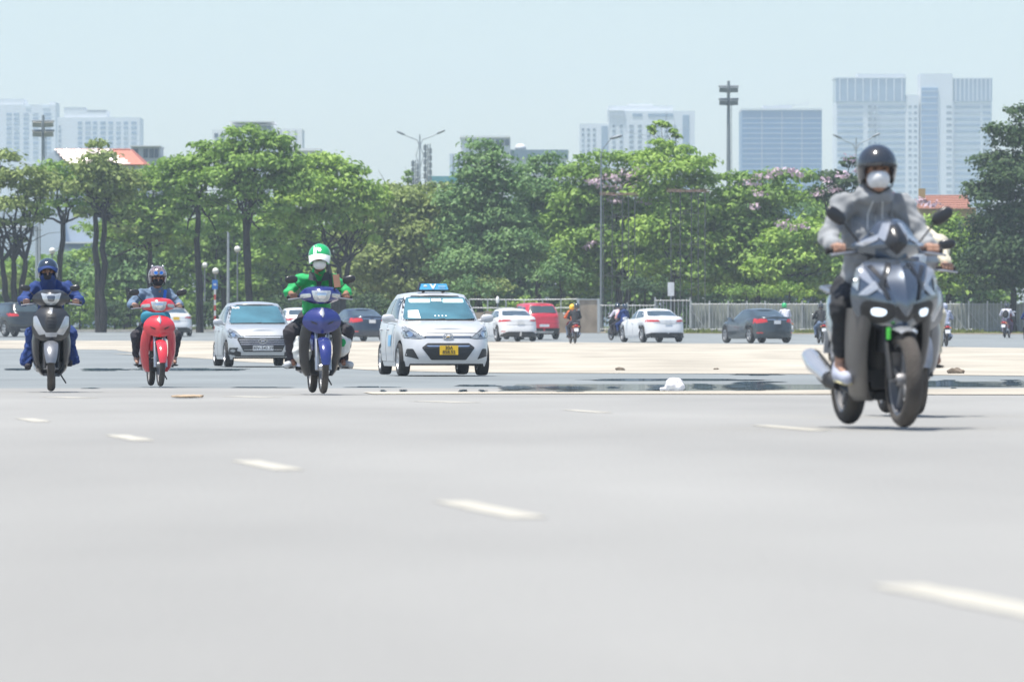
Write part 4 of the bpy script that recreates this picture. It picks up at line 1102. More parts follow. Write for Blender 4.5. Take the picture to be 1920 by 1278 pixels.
car('white_car', 'white sedan seen from behind on the far road, beside a parked-looking scooter with three riders', 'car', camry_sp, 'white', at(1222, 246), R(196), plate=('platew', []), view='rear')[0]['label'] = 'white sedan on the far road, nearest the mesh fence gate, three riders beyond its bonnet'
car('grey_car', 'dark charcoal sedan with red tail lights on the far road before the bar fence', 'car', dark_sp, 'greyp', at(1419, 240), R(199), plate=('platew', []), view='rear')
car('white_car', 'white sedan on the far road just right of the taxi, overlapping the red SUV', 'car', elan_sp, 'white', at(953, 250), R(194), plate=('platew', []), view='rear')
car('red_car', 'red SUV seen from behind, partly hidden by a white sedan', 'car', suv_sp, 'redp', at(996, 262), R(195), plate=('platew', []), view='rear')
car('navy_car', 'dark navy sedan on the far road between green-shirted rider and taxi', 'car', dark_sp, 'navyp', at(668, 252), R(199), plate=('platew', []), view='rear')
car('white_car', 'white sedan mostly hidden behind the silver sedan and the green-shirted rider', 'car', elan_sp, 'white', at(556, 262), R(193), plate=None, view='rear')
car('taxi_car', 'small white taxi with yellow plate behind the red motorbike', 'taxi', elan_sp, 'white', at(318, 280), R(192), plate=('platey', []), view='rear')
blk = dict(suv_sp); blk['sh'] = SUV['sh']
car('black_car', 'black SUV at the far left edge behind the blue-robed rider', 'car', blk, 'blackp', at(20, 278), R(208), plate=None, view='rear')
# ------------------------------------------------------------------ motorbikes
M['skin'] = mat('skin', (.38, .22, .155), .5, var=.08)
M['skin2'] = mat('tanned_skin', (.30, .15, .10), .5, var=.08)
M['hair'] = mat('black_hair', (.015, .012, .01), .5)
M['eye'] = mat('eye', (.05, .03, .02), .2)
M['mask'] = mat('white_mask_cloth', (.72, .73, .74), .8, bump=.2, bscale=25)
M['dgrey'] = mat('dark_pearl_paint', (.13, .155, .19), .17, .7, coat=.9, var=.08)
M['gunm'] = mat('gunmetal_paint', (.22, .23, .25), .3, .5, coat=.4)
M['dmatt'] = mat('dark_matt_grey', (.028, .030, .034), .3, coat=.3)
M['lampw'] = mat('clear_lamp_cover', (.45, .47, .50), .12, .4, coat=.8, scale=12, var=.15)
M['lgrey'] = mat('silver_bike_paint', (.48, .50, .53), .18, .55, coat=.8, var=.05)
M['brushed'] = mat('matt_grey_plastic', (.11, .105, .10), .45, .1, bump=.1, bscale=90)
M['blueb'] = mat('blue_bike_paint', (.025, .038, .19), .18, .25, coat=.9, var=.08)
M['redb'] = mat('red_bike_paint', (.62, .035, .05), .2, coat=.9, var=.06)
M['creamb'] = mat('cream_bike_paint', (.62, .60, .52), .3, coat=.5, var=.05)
M['maroon'] = mat('maroon_bike_paint', (.25, .02, .03), .3, coat=.5)
M['led'] = mat('lit_led_lamp', (.9, .93, 1), .2, emit=(.70, .85, 1, .7))
M['hlamp'] = mat('bike_headlamp', (.50, .53, .54), .12, .45, coat=.8, scale=30, var=.25)
M['green_ind'] = mat('green_reflector', (.10, .65, .08), .4)
M['bag'] = mat('white_plastic_bag', (.66, .68, .66), .45, bump=.9, bscale=14, scale=9, var=.2)
M['dust'] = mat('dusty_tyre', (.075, .066, .058), .95, bump=.4, bscale=50, var=.3)

def fender(c, r, w, a0, a1, th=.006, n=18, dip=.35):
    """a curved mudguard round a wheel; angles from forward (-y) over the top"""
    mb = MB(); P = []; Q = []
    for i in range(n + 1):
        a = a0 + (a1 - a0) * i / n; row = []; r2 = []
        taper = 1 - .35 * abs(2 * i / n - 1) ** 3
        for j in range(11):
            u = -1 + 2 * j / 10
            rr = r - dip * w * abs(u) ** 2.4
            for rw, dst in ((rr, row), (rr - th, r2)):
                dst.append((c[0] + u * w * taper, c[1] - math.cos(a) * rw, c[2] + math.sin(a) * rw))
        P.append(row); Q.append(r2)
    mb.grid(P); mb.grid(Q)
    ed = lambda A: A[0] + [r[-1] for r in A[1:]] + A[-1][::-1][1:] + [r[0] for r in A[::-1][1:-1]]
    mb.grid([ed(P), ed(Q)], closev=True)
    return mb
def bwheel(parent, y, r, w, rear=False, rim='darkrim', spokes=5):
    t = MB(); prof = []
    for k in range(15):
        a = -math.pi * .62 + 2 * math.pi * .62 * k / 14
        prof.append((r - w * .5 + w * .5 * math.cos(a), w * .5 * math.sin(a)))
    t.lathe(prof, axis='X', n=44)
    o = t.build('wheel', M['dust'], parent, loc=(0, y, r))
    q = MB(); q.lathe([(r - w * .85, -w * .3), (r - w * .62, -w * .38), (r - w * .62, w * .38), (r - w * .85, w * .3)], axis='X', n=40)
    q.lathe([(.03, -.05), (.04, -.03), (.04, .03), (.03, .05)], axis='X', n=14)
    for k in range(spokes):
        a = 2 * math.pi * k / spokes; rot = Matrix.Rotation(a, 3, 'X')
        q.box(rot @ Vector((0, 0, (r - w * .8) / 2)), (.022, .03, r - w * .8), rot)
    q.build('rim', M[rim], o)
    d = MB(); d.lathe([(.06, .035), (.11, .035), (.11, .039), (.06, .039)], axis='X', n=24); d.build('brake_disc', M['steel'], o)
    return o
def mirror(root, sg, sx, base, head, rz, big=1.0, m='satin'):
    b = Vector((sg * base[0], base[1], base[2])); h = Vector((sg * head[0], head[1], head[2]))
    rot = Euler((0, sg * rz, sg * -.15)).to_matrix()
    mo = MB().sup(h, (.062 * big, .022, .036 * big), 2.5, rot=rot, n=10).build('mirror', M[m], root)
    MB().sup(h + rot @ Vector((0, .019, 0)), (.054 * big, .005, .029 * big), 2.5, rot=rot, n=8).build('mirror_glass', M['chrome'], mo)
    MB().tube([b, b.lerp(h, .35) + Vector((sg * .012, 0, .02)), h - Vector((sg * .03, -.0, .02))], .006, 6).build('mirror_stem', M['black'], mo)
def handlebar(root, z, half, y=-.26, grip=None, lever='steel', swing=.05):
    b = MB(); b.tube([(-half, y + swing, z), (-half * .55, y, z + .005), (-.08, y - .05, z - .02), (.08, y - .05, z - .02), (half * .55, y, z + .005), (half, y + swing, z)], .012, 8)
    b.build('handlebar', M['black'], root)
    for sg in (-1, 1):
        g = MB().tube([(sg * (half - .12), y + swing * .6, z + .002), (sg * half, y + swing, z)], .018, 10); g.sup((sg * (half + .012), y + swing, z), (.014, .021, .021), 3, n=8)
        g.build('grip', M['black'], root)
        l = MB().tube([(sg * (half - .16), y - .035, z - .01), (sg * (half - .08), y - .065, z - .015), (sg * (half + .0), y - .05, z - .025), (sg * (half + .015), y - .045, z - .028)], [.009, .008, .007, .010], 8)
        l.build('brake_lever', M[lever], root)
    return z
GL = []
def bike(name, label, cat, kind, loc, rz, c, group=None, tail=False):
    """front of the machine looks along -y; c is a dict of material names"""
    root = thing(name, label, cat, loc, rz, group)
    P = root
    if kind == 'sport':       # big automatic scooter with sharp nose
        r, w, ax = .28, .10, .63
    elif kind == 'scooter':
        r, w, ax = .265, .09, .60
    else:
        r, w, ax = .285, .072, .61
    bwheel(P, -ax, r, w, rim=c.get('rim', 'darkrim')); bwheel(P, ax, r, w * 1.08, True, rim=c.get('rim', 'darkrim'))
    # fork
    for sg in (-1, 1):
        fx = w / 2 + .028
        f = MB(); top = (sg * fx, -ax + .17, .66); f.tube([(sg * fx, -ax, r), (sg * fx, -ax + .075, .48), top], [.021, .021, .016], 10)
        if kind == 'underbone': f.tube([(sg * fx, -ax - .005, r - .03), (sg * fx, -ax + .03, r + .11)], [.027, .026], 10)
        f.build('fork_leg', M[c.get('fork', 'black')], P)
    MB().tube([(-w / 2 - .04, -ax, r), (w / 2 + .04, -ax, r)], .012, 8).build('axle', M['steel'], P)
    # frame, engine, floor
    e = MB(); e.sup((0, .12, .30), (.12, .26, .10), 4, n=10); e.sup((0, .38, .28), (.10, .24, .09), 3, n=10)
    if kind == 'underbone':
        e.tube([(0, -.36, .85), (0, -.2, .55), (0, .1, .38)], .05, 10)
        for k in range(6): e.box((0, -.10 + k * .022, .40), (.16, .010, .13))
    e.tube([(-.12, -.02, .27), (.12, -.02, .27)], .02, 8)
    e.build('engine', M['black'], P)
    sw = MB(); sw.tube([(.09, .2, .3), (.09, ax, r)], [.035, .025], 8, flat=.6); sw.tube([(-.09, .2, .3), (-.09, ax, r)], [.03, .02], 8, flat=.6); sw.build('swingarm', M['brushed'], P)
    for sg in (-1, 1):
        MB().tube([(sg * .09, ax, r), (sg * .11, ax - .08, .62)], .022, 10).build('shock', M['steel'], P)
    mx = -1
    mu = MB(); mu.tube([(mx * .07, -.02, .24), (mx * .11, .15, .20), (mx * .14, .34, .24)], .02, 8)
    mu.tube([(mx * .15, .30, .24), (mx * .165, .42, .27), (mx * .18, .80, .40)], [.030, .056, .060] if kind == 'sport' else [.025, .042, .045], 14)
    mu.build('exhaust', M['black' if kind == 'sport' else 'steel'], P)
    if kind == 'sport':
        MB().tube([(mx * .185, .40, .285), (mx * .20, .66, .365), (mx * .20, .80, .42)], [.045, .062, .05], 12, flat=.9).build('exhaust_cover', M['lgrey'], P)
        MB().tube([(-.12, .05, .36), (-.17, .18, .33), (-.15, .34, .35)], .03, 8).build('engine_case', M['steel'], P)
    MB().tube([(.09, .1, .22), (.17, .22, .09)], .009, 6).build('side_stand', M['black'], P)
    # rear body and seat
    if kind != 'underbone':
        fl = MB(); fl.box((0, -.10, .30), (.34 if kind == 'scooter' else .26, .42, .07)).box((0, -.1, .26), (.22, .4, .06)); fl.build('floorboard', M['black'], P, smooth=False)
        bd = MB(); bd.shell  # body made of one loft along the machine
        secs = [(.02, .10, .33, .66), (.12, .15, .33, .72), (.30, .175, .36, .74), (.50, .165, .45, .76), (.72, .12, .58, .80), (.92, .05, .70, .80)]
    else:
        secs = [(-.02, .06, .42, .62), (.12, .11, .40, .70), (.30, .135, .42, .72), (.50, .13, .50, .75), (.72, .10, .60, .78), (.88, .05, .68, .78)]
    bd = MB(); t = np.linspace(0, 1, len(secs)); S = np.array(secs); tt = np.linspace(0, 1, 16)
    SS = np.stack([spline(t, S[:, k], tt) for k in range(4)], 1); rows = []
    for y, hw, z0, z1 in SS:
        rows.append([(hw * math.copysign(abs(math.sin(a)) ** .7, math.sin(a)), y, (z0 + z1) / 2 + (z1 - z0) / 2 * math.copysign(abs(math.cos(a)) ** .7, math.cos(a))) for a in [2 * math.pi * k / 24 for k in range(24)]])
    bd.grid(rows, closev=True); bd.f.append(tuple(range(24))); bd.m.append(0); bd.f.append(tuple(range(15 * 24, 16 * 24))); bd.m.append(0)
    bd.build('tail_body', M[c['main']], P)
    st = MB(); st.sup((0, .32, .755), (.125, .34, .045), 3, n=12); st.sup((0, .10, .735), (.085, .14, .04), 3, n=10); st.build('seat', M['satin'], P)
    gr = MB(); gr.tube([(-.10, .66, .80), (-.11, .86, .83), (0, .92, .84), (.11, .86, .83), (.10, .66, .80)], .014, 8); gr.build('grab_rail', M['steel'], P)
    fender((0, ax, r), r + .045, w * .75, R(35), R(160)).build('rear_mudguard', M['black'], P)
    tlp = MB().sup((0, .93 - (.06 if kind == 'sport' else 0), .735), (.085 - (.04 if kind == 'sport' else 0), .03, .035), 3, n=8).build('tail_light', M['taillamp'], P)
    if kind != 'sport':
     for sg in (-1, 1): MB().sup((sg * .12, .90, .70), (.035, .03, .02), 2.5, n=8).build('indicator', M['amber'], P)
    pl = MB().box((0, .975 - (.12 if kind == 'sport' else 0), .56 - (.06 if kind == 'sport' else 0)), (.19, .006, .14), rot=Matrix.Rotation(R(14), 3, 'X')).build('number_plate', M['platew'], P, smooth=False)
    # front
    if kind == 'sport':
        fender((0, -ax, r), r + .035, w * .72, R(66), R(150), dip=.25).build('front_mudguard', M['lgrey'], P)
        back = MB().shell([(.98, .13, -.30, -.24), (.80, .20, -.34, -.22), (.60, .215, -.36, -.20), (.40, .20, -.33, -.20), (.22, .165, -.26, -.18)], .02, 2.4)
        back.build('leg_shield', M['black'], P)
        for sg in (-1, 1):
            fl = MB(); rws = []
            for z, xi, xo, yy in [(.70, .14, .245, -.52), (.62, .155, .245, -.50), (.50, .165, .24, -.46), (.38, .16, .228, -.42), (.27, .14, .20, -.36), (.19, .11, .165, -.28), (.15, .07, .12, -.22)]:
                rws.append([(sg * (xi + (xo - xi) * u), yy + .02 * (1 - u) + .16 * u ** 3, z) for u in (0, .2, .4, .6, .8, 1)] + [(sg * xo, yy + .28, z), (sg * xi * .9, yy + .30, z)])
            fl.grid(rws, closev=True); fl.f.append(tuple(range(8))); fl.m.append(0); fl.f.append(tuple(range(48, 56))); fl.m.append(0)
            fl.build('side_fairing', M['brushed'], P)
        ns = MB().shell([(1.00, .10, -.43, -.36), (.965, .19, -.51, -.40), (.90, .235, -.585, -.42), (.82, .262, -.635, -.42), (.74, .265, -.665, -.42), (.66, .235, -.665, -.42), (.60, .16, -.64, -.44), (.56, .09, -.60, -.46)], .015, 1.5, nx=26)
        bv = ns.bvh(); ns.build('front_cowl', M['dgrey'], P)
        pk = MB()   # the raised centre beak
        for sg in (-1, 1): pass
        beak = [(.985, .05, -.50, -.45), (.93, .085, -.585, -.52), (.85, .09, -.655, -.60), (.76, .07, -.70, -.65), (.69, .035, -.71, -.68), (.65, .008, -.70, -.69)]
        MB().shell(beak, .01, 1.1, nx=10).build('nose_beak', M['dgrey'], P)
        for sg in (-1, 1):
            f2 = lambda Q: [(sg * a, b) for a, b in (Q if sg > 0 else Q[::-1])]
            drape(f2([(.10, .688), (.15, .702), (.175, .694), (.168, .656), (.12, .648), (.10, .662)]), 'front', bv, .014, M['led'], 'headlight', P, .02, rd=.02)
            drape(f2([(.06, .72), (.20, .745), (.225, .72), (.21, .625), (.10, .605), (.05, .65)]), 'front', bv, .006, M['black'], 'headlight_surround', P, .03, rd=.02)
            drape(f2([(.10, .765), (.22, .88), (.235, .93), (.20, .95), (.165, .87)]), 'front', bv, .008, M['lgrey'], 'light_strip', P, .03, rd=.01)
            drape(f2([(.235, .80), (.258, .83), (.235, .93), (.222, .905)]), 'front', bv, .012, M['hlamp'], 'indicator', P, .03)
            drape(f2([(.15, .955), (.175, .945), (.08, .80), (.06, .79)]), 'front', bv, .010, M['satin'], 'cowl_crease', P, .03)
        for sg in (-1, 1):
            f2 = lambda Q: [(sg * a, b) for a, b in (Q if sg > 0 else Q[::-1])]
            drape(f2([(.05, .965), (.075, .965), (.135, .84), (.10, .745), (.085, .745), (.11, .84)]), 'front', bv, .018, M['satin'], 'cowl_groove', P, .03)
            drape(f2([(.135, .815), (.19, .775), (.235, .775), (.215, .80), (.15, .86)]), 'front', bv, .016, M['lampw'], 'position_lamp', P, .03, rd=.008)
            drape(f2([(.0, .735), (.06, .70), (.05, .64), (.0, .61)]), 'front', bv, .010, M['satin'], 'chin_panel', P, .03)
        hc = MB().shell([(1.225, .045, -.36, -.33), (1.205, .085, -.40, -.33), (1.16, .12, -.455, -.33), (1.11, .165, -.495, -.30), (1.07, .225, -.50, -.27), (1.035, .20, -.48, -.28), (.985, .09, -.47, -.34)], .02, 1.4, nx=24)
        bh = hc.bvh(); hc.build('handlebar_cowl', M['dgrey'], P)
        drape([(-.018, 1.19), (-.085, 1.10), (-.055, 1.06), (0, 1.01), (.055, 1.06), (.085, 1.10), (.018, 1.19)], 'front', bh, .010, M['satin'], 'cowl_visor', P, .03, rd=.01)
        for sg in (-1, 1):
            f2 = lambda Q: [(sg * a, b) for a, b in (Q if sg > 0 else Q[::-1])]
            drape(f2([(.09, 1.135), (.215, 1.075), (.17, 1.065), (.10, 1.10)]), 'front', bh, .010, M['lgrey'], 'cowl_trim', P, .03)
            drape(f2([(.02, 1.205), (.06, 1.20), (.10, 1.12), (.07, 1.09)]), 'front', bh, .012, M['lgrey'], 'cowl_flash', P, .03)
            mirror(P, sg, 0, (.17, -.30, 1.07), (.325, -.30, 1.245), -.62, 1.15)
        handlebar(P, 1.04, .335, -.24, lever='steel')
        u = MB().shell([(1.02, .12, -.40, -.28), (.95, .14, -.40, -.28)], .1, 2); u.build('cowl_base', M['black'], P)
        MB().box((-.085, -.60, .55), (.018, .03, .07)).build('reflector', M['green_ind'], P, smooth=False)
        MB().box((0, -.45, .52), (.20, .18, .16)).build('inner_panel', M['black'], P, smooth=False)
        MB().box((0, .0, .18), (.10, .3, .05), rot=None).build('belly_pan', M['black'], P, smooth=False)
    elif kind == 'scooter':
        fender((0, -ax, r), r + .055, w * .9, R(12), R(130)).build('front_mudguard', M[c.get('fender', 'lgrey')], P)
        bk = MB().shell([(.98, .12, -.28, -.22), (.78, .205, -.33, -.20), (.55, .22, -.34, -.18), (.36, .20, -.30, -.18), (.24, .15, -.24, -.16)], .02, 2.4); bk.build('leg_shield', M['black'], P)
        for sg in (-1, 1):
            fl = MB(); rws = []
            for z, xi, xo, yy in [(.68, .12, .21, -.46), (.58, .135, .225, -.45), (.46, .14, .225, -.42), (.34, .135, .21, -.38), (.24, .11, .17, -.30), (.19, .08, .12, -.22)]:
                rws.append([(sg * (xi + (xo - xi) * u), yy + .02 * (1 - u) + .14 * u ** 3, z) for u in (0, .2, .4, .6, .8, 1)] + [(sg * xo, yy + .24, z), (sg * xi * .9, yy + .26, z)])
            fl.grid(rws, closev=True); fl.f.append(tuple(range(8))); fl.m.append(0); fl.f.append(tuple(range(40, 48))); fl.m.append(0)
            fl.build('side_fairing', M[c['main']], P)
        ns = MB().shell([(.985, .07, -.42, -.36), (.95, .14, -.48, -.40), (.88, .20, -.55, -.42), (.80, .222, -.59, -.42), (.72, .222, -.605, -.42), (.64, .195, -.60, -.43), (.58, .12, -.575, -.46)], .015, 1.7, nx=24)
        bv = ns.bvh(); ns.build('front_cowl', M[c['main']], P)
        for sg in (-1, 1):
            f2 = lambda Q: [(sg * a, b) for a, b in (Q if sg > 0 else Q[::-1])]
            drape(f2([(.05, .66), (.10, .73), (.165, .87), (.205, .86), (.205, .75), (.14, .645)]), 'front', bv, .008, M[c.get('accent', 'lgrey')], 'side_lamp', P, .03, rd=.015)
        drape([(-.06, .625), (.06, .625), (.08, .675), (-.08, .675)], 'front', bv, .010, M[c.get('accent', 'lgrey')], 'lower_trim', P, .03)
        drape([(-.05, .90), (.05, .90), (.07, .80), (.05, .72), (-.05, .72), (-.07, .80)], 'front', bv, .006, M['black'], 'front_vent', P, .03)
        for k in range(4): drape([(-.045, .74 + k * .035), (.045, .74 + k * .035), (.045, .752 + k * .035), (-.045, .752 + k * .035)], 'front', bv, .012, M['satin'], 'vent_slat', P, .03)
        drape([(-.022, .965), (.022, .965), (.012, .89), (-.012, .89)], 'front', bv, .010, M['lgrey'], 'badge', P, .03)
        hc = MB().shell([(1.17, .09, -.36, -.30), (1.14, .16, -.42, -.30), (1.09, .21, -.455, -.28), (1.04, .215, -.46, -.27), (.99, .13, -.43, -.30), (.965, .06, -.40, -.32)], .02, 1.7, nx=24)
        bh = hc.bvh(); hc.build('handlebar_cowl', M[c['main']], P)
        drape([(-.12, 1.135), (-.05, 1.12), (0, 1.125), (.05, 1.12), (.12, 1.135), (.09, 1.04), (.045, .99), (-.045, .99), (-.09, 1.04)], 'front', bh, .010, M['hlamp'], 'headlight', P, .03, rd=.015)
        drape([(-.05, 1.10), (.05, 1.10), (.035, 1.03), (-.035, 1.03)], 'front', bh, .016, M['lampdark'], 'lamp_reflector', P, .03, rd=.02)
        for sg in (-1, 1): mirror(P, sg, 0, (.18, -.28, 1.08), (.275 if sg > 0 else .30, -.26, 1.19), -.12, 1.0)
        handlebar(P, 1.02, .33, -.24)
        MB().box((0, -.42, .50), (.2, .14, .16)).build('inner_panel', M['black'], P, smooth=False)
        MB().lathe([(.06, -.12), (.13, -.10), (.14, .10), (.07, .12)], (.0, .30, .30), 'X', 18).build('drive_case', M['steel'], P)
    else:
        fender((0, -ax, r), r + .045, w * .95, R(5), R(140)).build('front_mudguard', M[c.get('fender', c['main'])], P)
        for sg in (-1, 1):
            fl = MB(); rws = []
            for z, xi, xo, yy in [(.74, .08, .205, -.46), (.66, .11, .225, -.44), (.56, .125, .235, -.40), (.44, .13, .232, -.36), (.33, .12, .215, -.30), (.24, .11, .185, -.24), (.19, .10, .15, -.20)]:
                rws.append([(sg * (xi + (xo - xi) * u), yy + .03 * (1 - u) + .10 * u ** 2, z) for u in (0, .2, .4, .6, .8, 1)] + [(sg * xo, yy + .125, z), (sg * xi, yy + .055, z)])
            fl.grid(rws, closev=True); fl.f.append(tuple(range(8))); fl.m.append(0); fl.f.append(tuple(range(48, 56))); fl.m.append(0)
            fl.build('leg_shield', M[c.get('shield', c['main'])], P)
        ns = MB().shell([(.935, .04, -.44, -.38), (.92, .10, -.47, -.40), (.87, .17, -.52, -.42), (.81, .205, -.555, -.43), (.75, .205, -.56, -.43), (.69, .15, -.55, -.46), (.65, .06, -.53, -.49)], .015, 1.4, nx=22)
        bv = ns.bvh(); ns.build('front_cowl', M[c['main']], P)
        drape([(-.012, .93), (.012, .93), (.02, .86), (.0, .82), (-.02, .86)], 'front', bv, .010, M['lgrey'], 'badge', P, .02)
        for sg in (-1, 1):
            f2 = lambda Q: [(sg * a, b) for a, b in (Q if sg > 0 else Q[::-1])]
            drape(f2([(.06, .76), (.13, .79), (.11, .765), (.06, .745)]), 'front', bv, .008, M['black'], 'cowl_vent', P, .03)
        hc = MB().shell([(1.165, .07, -.34, -.28), (1.145, .16, -.39, -.28), (1.10, .21, -.43, -.27), (1.055, .235, -.44, -.25), (1.01, .19, -.43, -.27), (.97, .08, -.41, -.30)], .02, 1.8, nx=24)
        bh = hc.bvh(); hc.build('handlebar_cowl', M[c['main']], P)
        drape([(-.11, 1.115), (.11, 1.115), (.085, 1.02), (.05, .99), (-.05, .99), (-.085, 1.02)], 'front', bh, .010, M['hlamp'], 'headlight', P, .03, rd=.02)
        drape([(-.055, 1.09), (.055, 1.09), (.04, 1.03), (-.04, 1.03)], 'front', bh, .016, M['chrome'], 'lamp_reflector', P, .03, rd=.02)
        for sg in (-1, 1):
            f2 = lambda Q: [(sg * a, b) for a, b in (Q if sg > 0 else Q[::-1])]
            drape(f2([(.118, 1.085), (.215, 1.075), (.228, 1.05), (.195, 1.03), (.11, 1.045)]), 'front', bh, .010, M['hlamp'], 'indicator', P, .03, rd=.012)
            mirror(P, sg, 0, (.17, -.26, 1.08), (.315, -.26, 1.235), -.28 if sg > 0 else .08, 1.18)
        handlebar(P, 1.045, .335, -.24)
        for sg in (-1, 1):
            MB().tube([(sg * .06, .05, .27), (sg * .24, .04, .27)], [.012, .022], 8).build('foot_peg', M['black'], P)
    return root

# ------------------------------------------------------------------ riders
def hand_prims(g, sg, up=(0, 0, 1)):
    """a fist closed round a grip that runs along x at point g; sg is the side (-1 image left)"""
    g = np.array(g); pr = []
    o = lambda x, y, z: tuple(g + np.array((sg * x, y, z)))
    pr.append(('b', o(0, .022, .022), (.040, .030, .013), None, .012))
    for i, x in enumerate((.030, .010, -.010, -.029)):
        L = (.95, 1.05, 1.0, .85)[i]
        a, b, c_, d = o(x, .0, .031), o(x, -.026 * L, .026), o(x, -.036 * L, .0), o(x, -.022, -.022 * L)
        pr += [('c', a, b, .0098, .0092, {'k': .004}), ('c', b, c_, .0092, .0085, {'k': .004}), ('c', c_, d, .0085, .0075, {'k': .004})]
    pr += [('c', o(-.035, .030, .012), o(-.048, .006, -.008), .011, .010, {'k': .006}), ('c', o(-.048, .006, -.008), o(-.040, -.018, -.022), .010, .008, {'k': .005})]
    return pr
def person(label, loc, rz, pose, fit, fine=True, group=None):
    """pose holds joint positions in the machine's frame; fit holds materials and garment switches"""
    root = thing('person', label, 'person', loc, rz, group)
    q = {k: np.array(v, float) for k, v in pose.items() if hasattr(v, '__len__')}
    h = .0085 if fine else .017
    sm = lambda a, b, t: tuple(a + (b - a) * t)
    hd, nk = q['head'], q['neck']
    yaw = pose.get('yaw', 0.0); tilt = pose.get('tilt', 0.0)
    Rm = Euler((tilt, 0, yaw)).to_matrix(); RmA = np.array(Rm)
    H = lambda x, y, z: tuple(hd + RmA @ np.array((x, y, z)))
    pel = q['hip']; che = q['chest']
    SL, SR = q['sl'], q['sr']; 
    body = [('c', tuple(pel), tuple(che), .12, .13), ('e', tuple(che), (.15, .10, .14)),
            ('c', tuple(che + np.array((0, 0, .10))), tuple(nk), .07, .055), ('c', tuple(nk), H(0, .015, -.06), .054, .052),
            ('e', H(0, .012, .02), (.078, .098, .105), RmA), ('e', H(0, -.018, -.055), (.056, .066, .062), RmA), ('e', H(0, -.055, -.092), (.028, .026, .022), RmA, {'k': .02}),
            ('c', H(0, -.088, .018), H(0, -.107, -.022), .009, .014, {'k': .01}), ('e', H(0, -.093, -.056), (.024, .010, .009), RmA, {'k': .006}),
            ('e', H(-.078, .012, -.005), (.008, .02, .03), RmA, {'k': .008}), ('e', H(.078, .012, -.005), (.008, .02, .03), RmA, {'k': .008}),
            ('-e', H(-.031, -.097, .018), (.016, .012, .009), RmA), ('-e', H(.031, -.097, .018), (.016, .012, .009), RmA)]
    for s, sh in (('l', SL), ('r', SR)):
        e, w, kn, an = q['e' + s], q['w' + s], q['k' + s], q['a' + s]
        hp = pel + np.array((-.09 if s == 'l' else .09, 0, -.02))
        body += [('c', tuple(sh), tuple(e), .048, .038), ('c', tuple(e), tuple(w), .038, .026),
                 ('c', tuple(hp), tuple(kn), .078, .052), ('c', tuple(kn), tuple(an), .050, .034), ('c', tuple(an), tuple(an + np.array((0, -.10, -.045))), .032, .026)]
    V, Q = sdf_mesh(body, h, k=.025, raw=True)
    Vs, Qs = [V], [Q]; off = len(V)
    for s, sg in (('l', -1), ('r', 1)):
        if ('g' + s) in q:
            hp = hand_prims(q['g' + s], sg) + [('c', tuple(q['g' + s] + np.array((sg * -.005, .035, .02))), tuple(q['w' + s]), .024, .026, {'k': .02})]
        else:
            w = q['w' + s]; hp = [('c', tuple(w), tuple(w + np.array((0, -.09, -.02))), .026, .02)]
        v2, q2 = sdf_mesh(hp, .0045 if fine else .009, k=.012, raw=True)
        Vs.append(v2); Qs.append(q2 + off); off += len(v2)
    bo = from_np('body', np.concatenate(Vs), np.concatenate(Qs), M[fit.get('skin', 'skin')], root)
    for sg in (-1, 1):
        MB().sup(H(sg * .031, -.088, .018), (.0135, .008, .0075), 2, rot=Rm, n=8).build('eye', M['eye'], root)
        MB().tube([H(sg * .016, -.097, .036), H(sg * .033, -.098, .041), H(sg * .050, -.088, .036)], [.003, .004, .002], 6).build('eyebrow', M['hair'], root)
    MB().sup(H(0, .035, .04), (.085, .092, .09), 2, rot=Rm, n=12).build('hair', M['hair'], root)
    # jacket or shirt
    fat = fit.get('fat', 1.0); ar = fit.get('arm', 1.0)
    top = [('c', tuple(pel + np.array((0, -.01, .02))), tuple(che), .150 * fat, .150 * fat), ('e', tuple(che + np.array((0, 0, .02))), (.185 * fat, .12, .17)),
           ('c', tuple(SL + np.array((.02, 0, .0))), tuple(SR - np.array((.02, 0, .0))), .062, .062)]
    top += [('c', tuple(che + np.array((0, 0, .12))), tuple(nk + np.array((0, .005, .01))), .10, .072)]
    sl = fit.get('sleeve', 1.0)
    for s, sh in (('l', SL), ('r', SR)):
        e, w = q['e' + s], q['w' + s]
        top += [('c', tuple(sh), tuple(e), .062 * ar, .052 * ar)]
        end = e + (w - e) * sl
        if sl > 0: top += [('c', tuple(e), tuple(end), .053 * ar, (.053 + (.040 - .053) * sl) * ar)]
        if fit.get('cuff'): top += [('e', tuple(end), (.046, .046, .046))]
    if fit.get('hood'):
        top += [('e', tuple(nk + np.array((0, .04, .02))), (.12, .095, .075)), ('c', tuple(nk + np.array((-.06, -.03, .0))), tuple(nk + np.array((.06, -.03, .0))), .045, .045)]
    if fit.get('robe'):
        for s in 'lr':
            kn, an = q['k' + s], q['a' + s]; sg = -1 if s == 'l' else 1
            top += [('c', tuple(pel), tuple(kn), .13, .085), ('b', tuple((kn + an) / 2 + np.array((sg * .0, .05, -.02))), (.062, .15, .21), np.array(Euler((0, sg * -.28, 0)).to_matrix()), .03), ('b', tuple(an + np.array((sg * .015, .08, .02))), (.07, .13, .05), np.array(Euler((0, sg * -.2, 0)).to_matrix()), .02)]
    if fit.get('scarf'):
        top += [('c', tuple(nk), H(0, -.005, -.06), .085, .085), ('e', H(0, -.012, -.045), (.080, .100, .075), RmA)]
    jo = sdf_mesh(top, h, k=.028, wrinkle=fit.get('wr', .006), wf=42, name=fit.get('topname', 'jacket'), mats=M[fit['top']], parent=root)
    # trousers
    tr = []
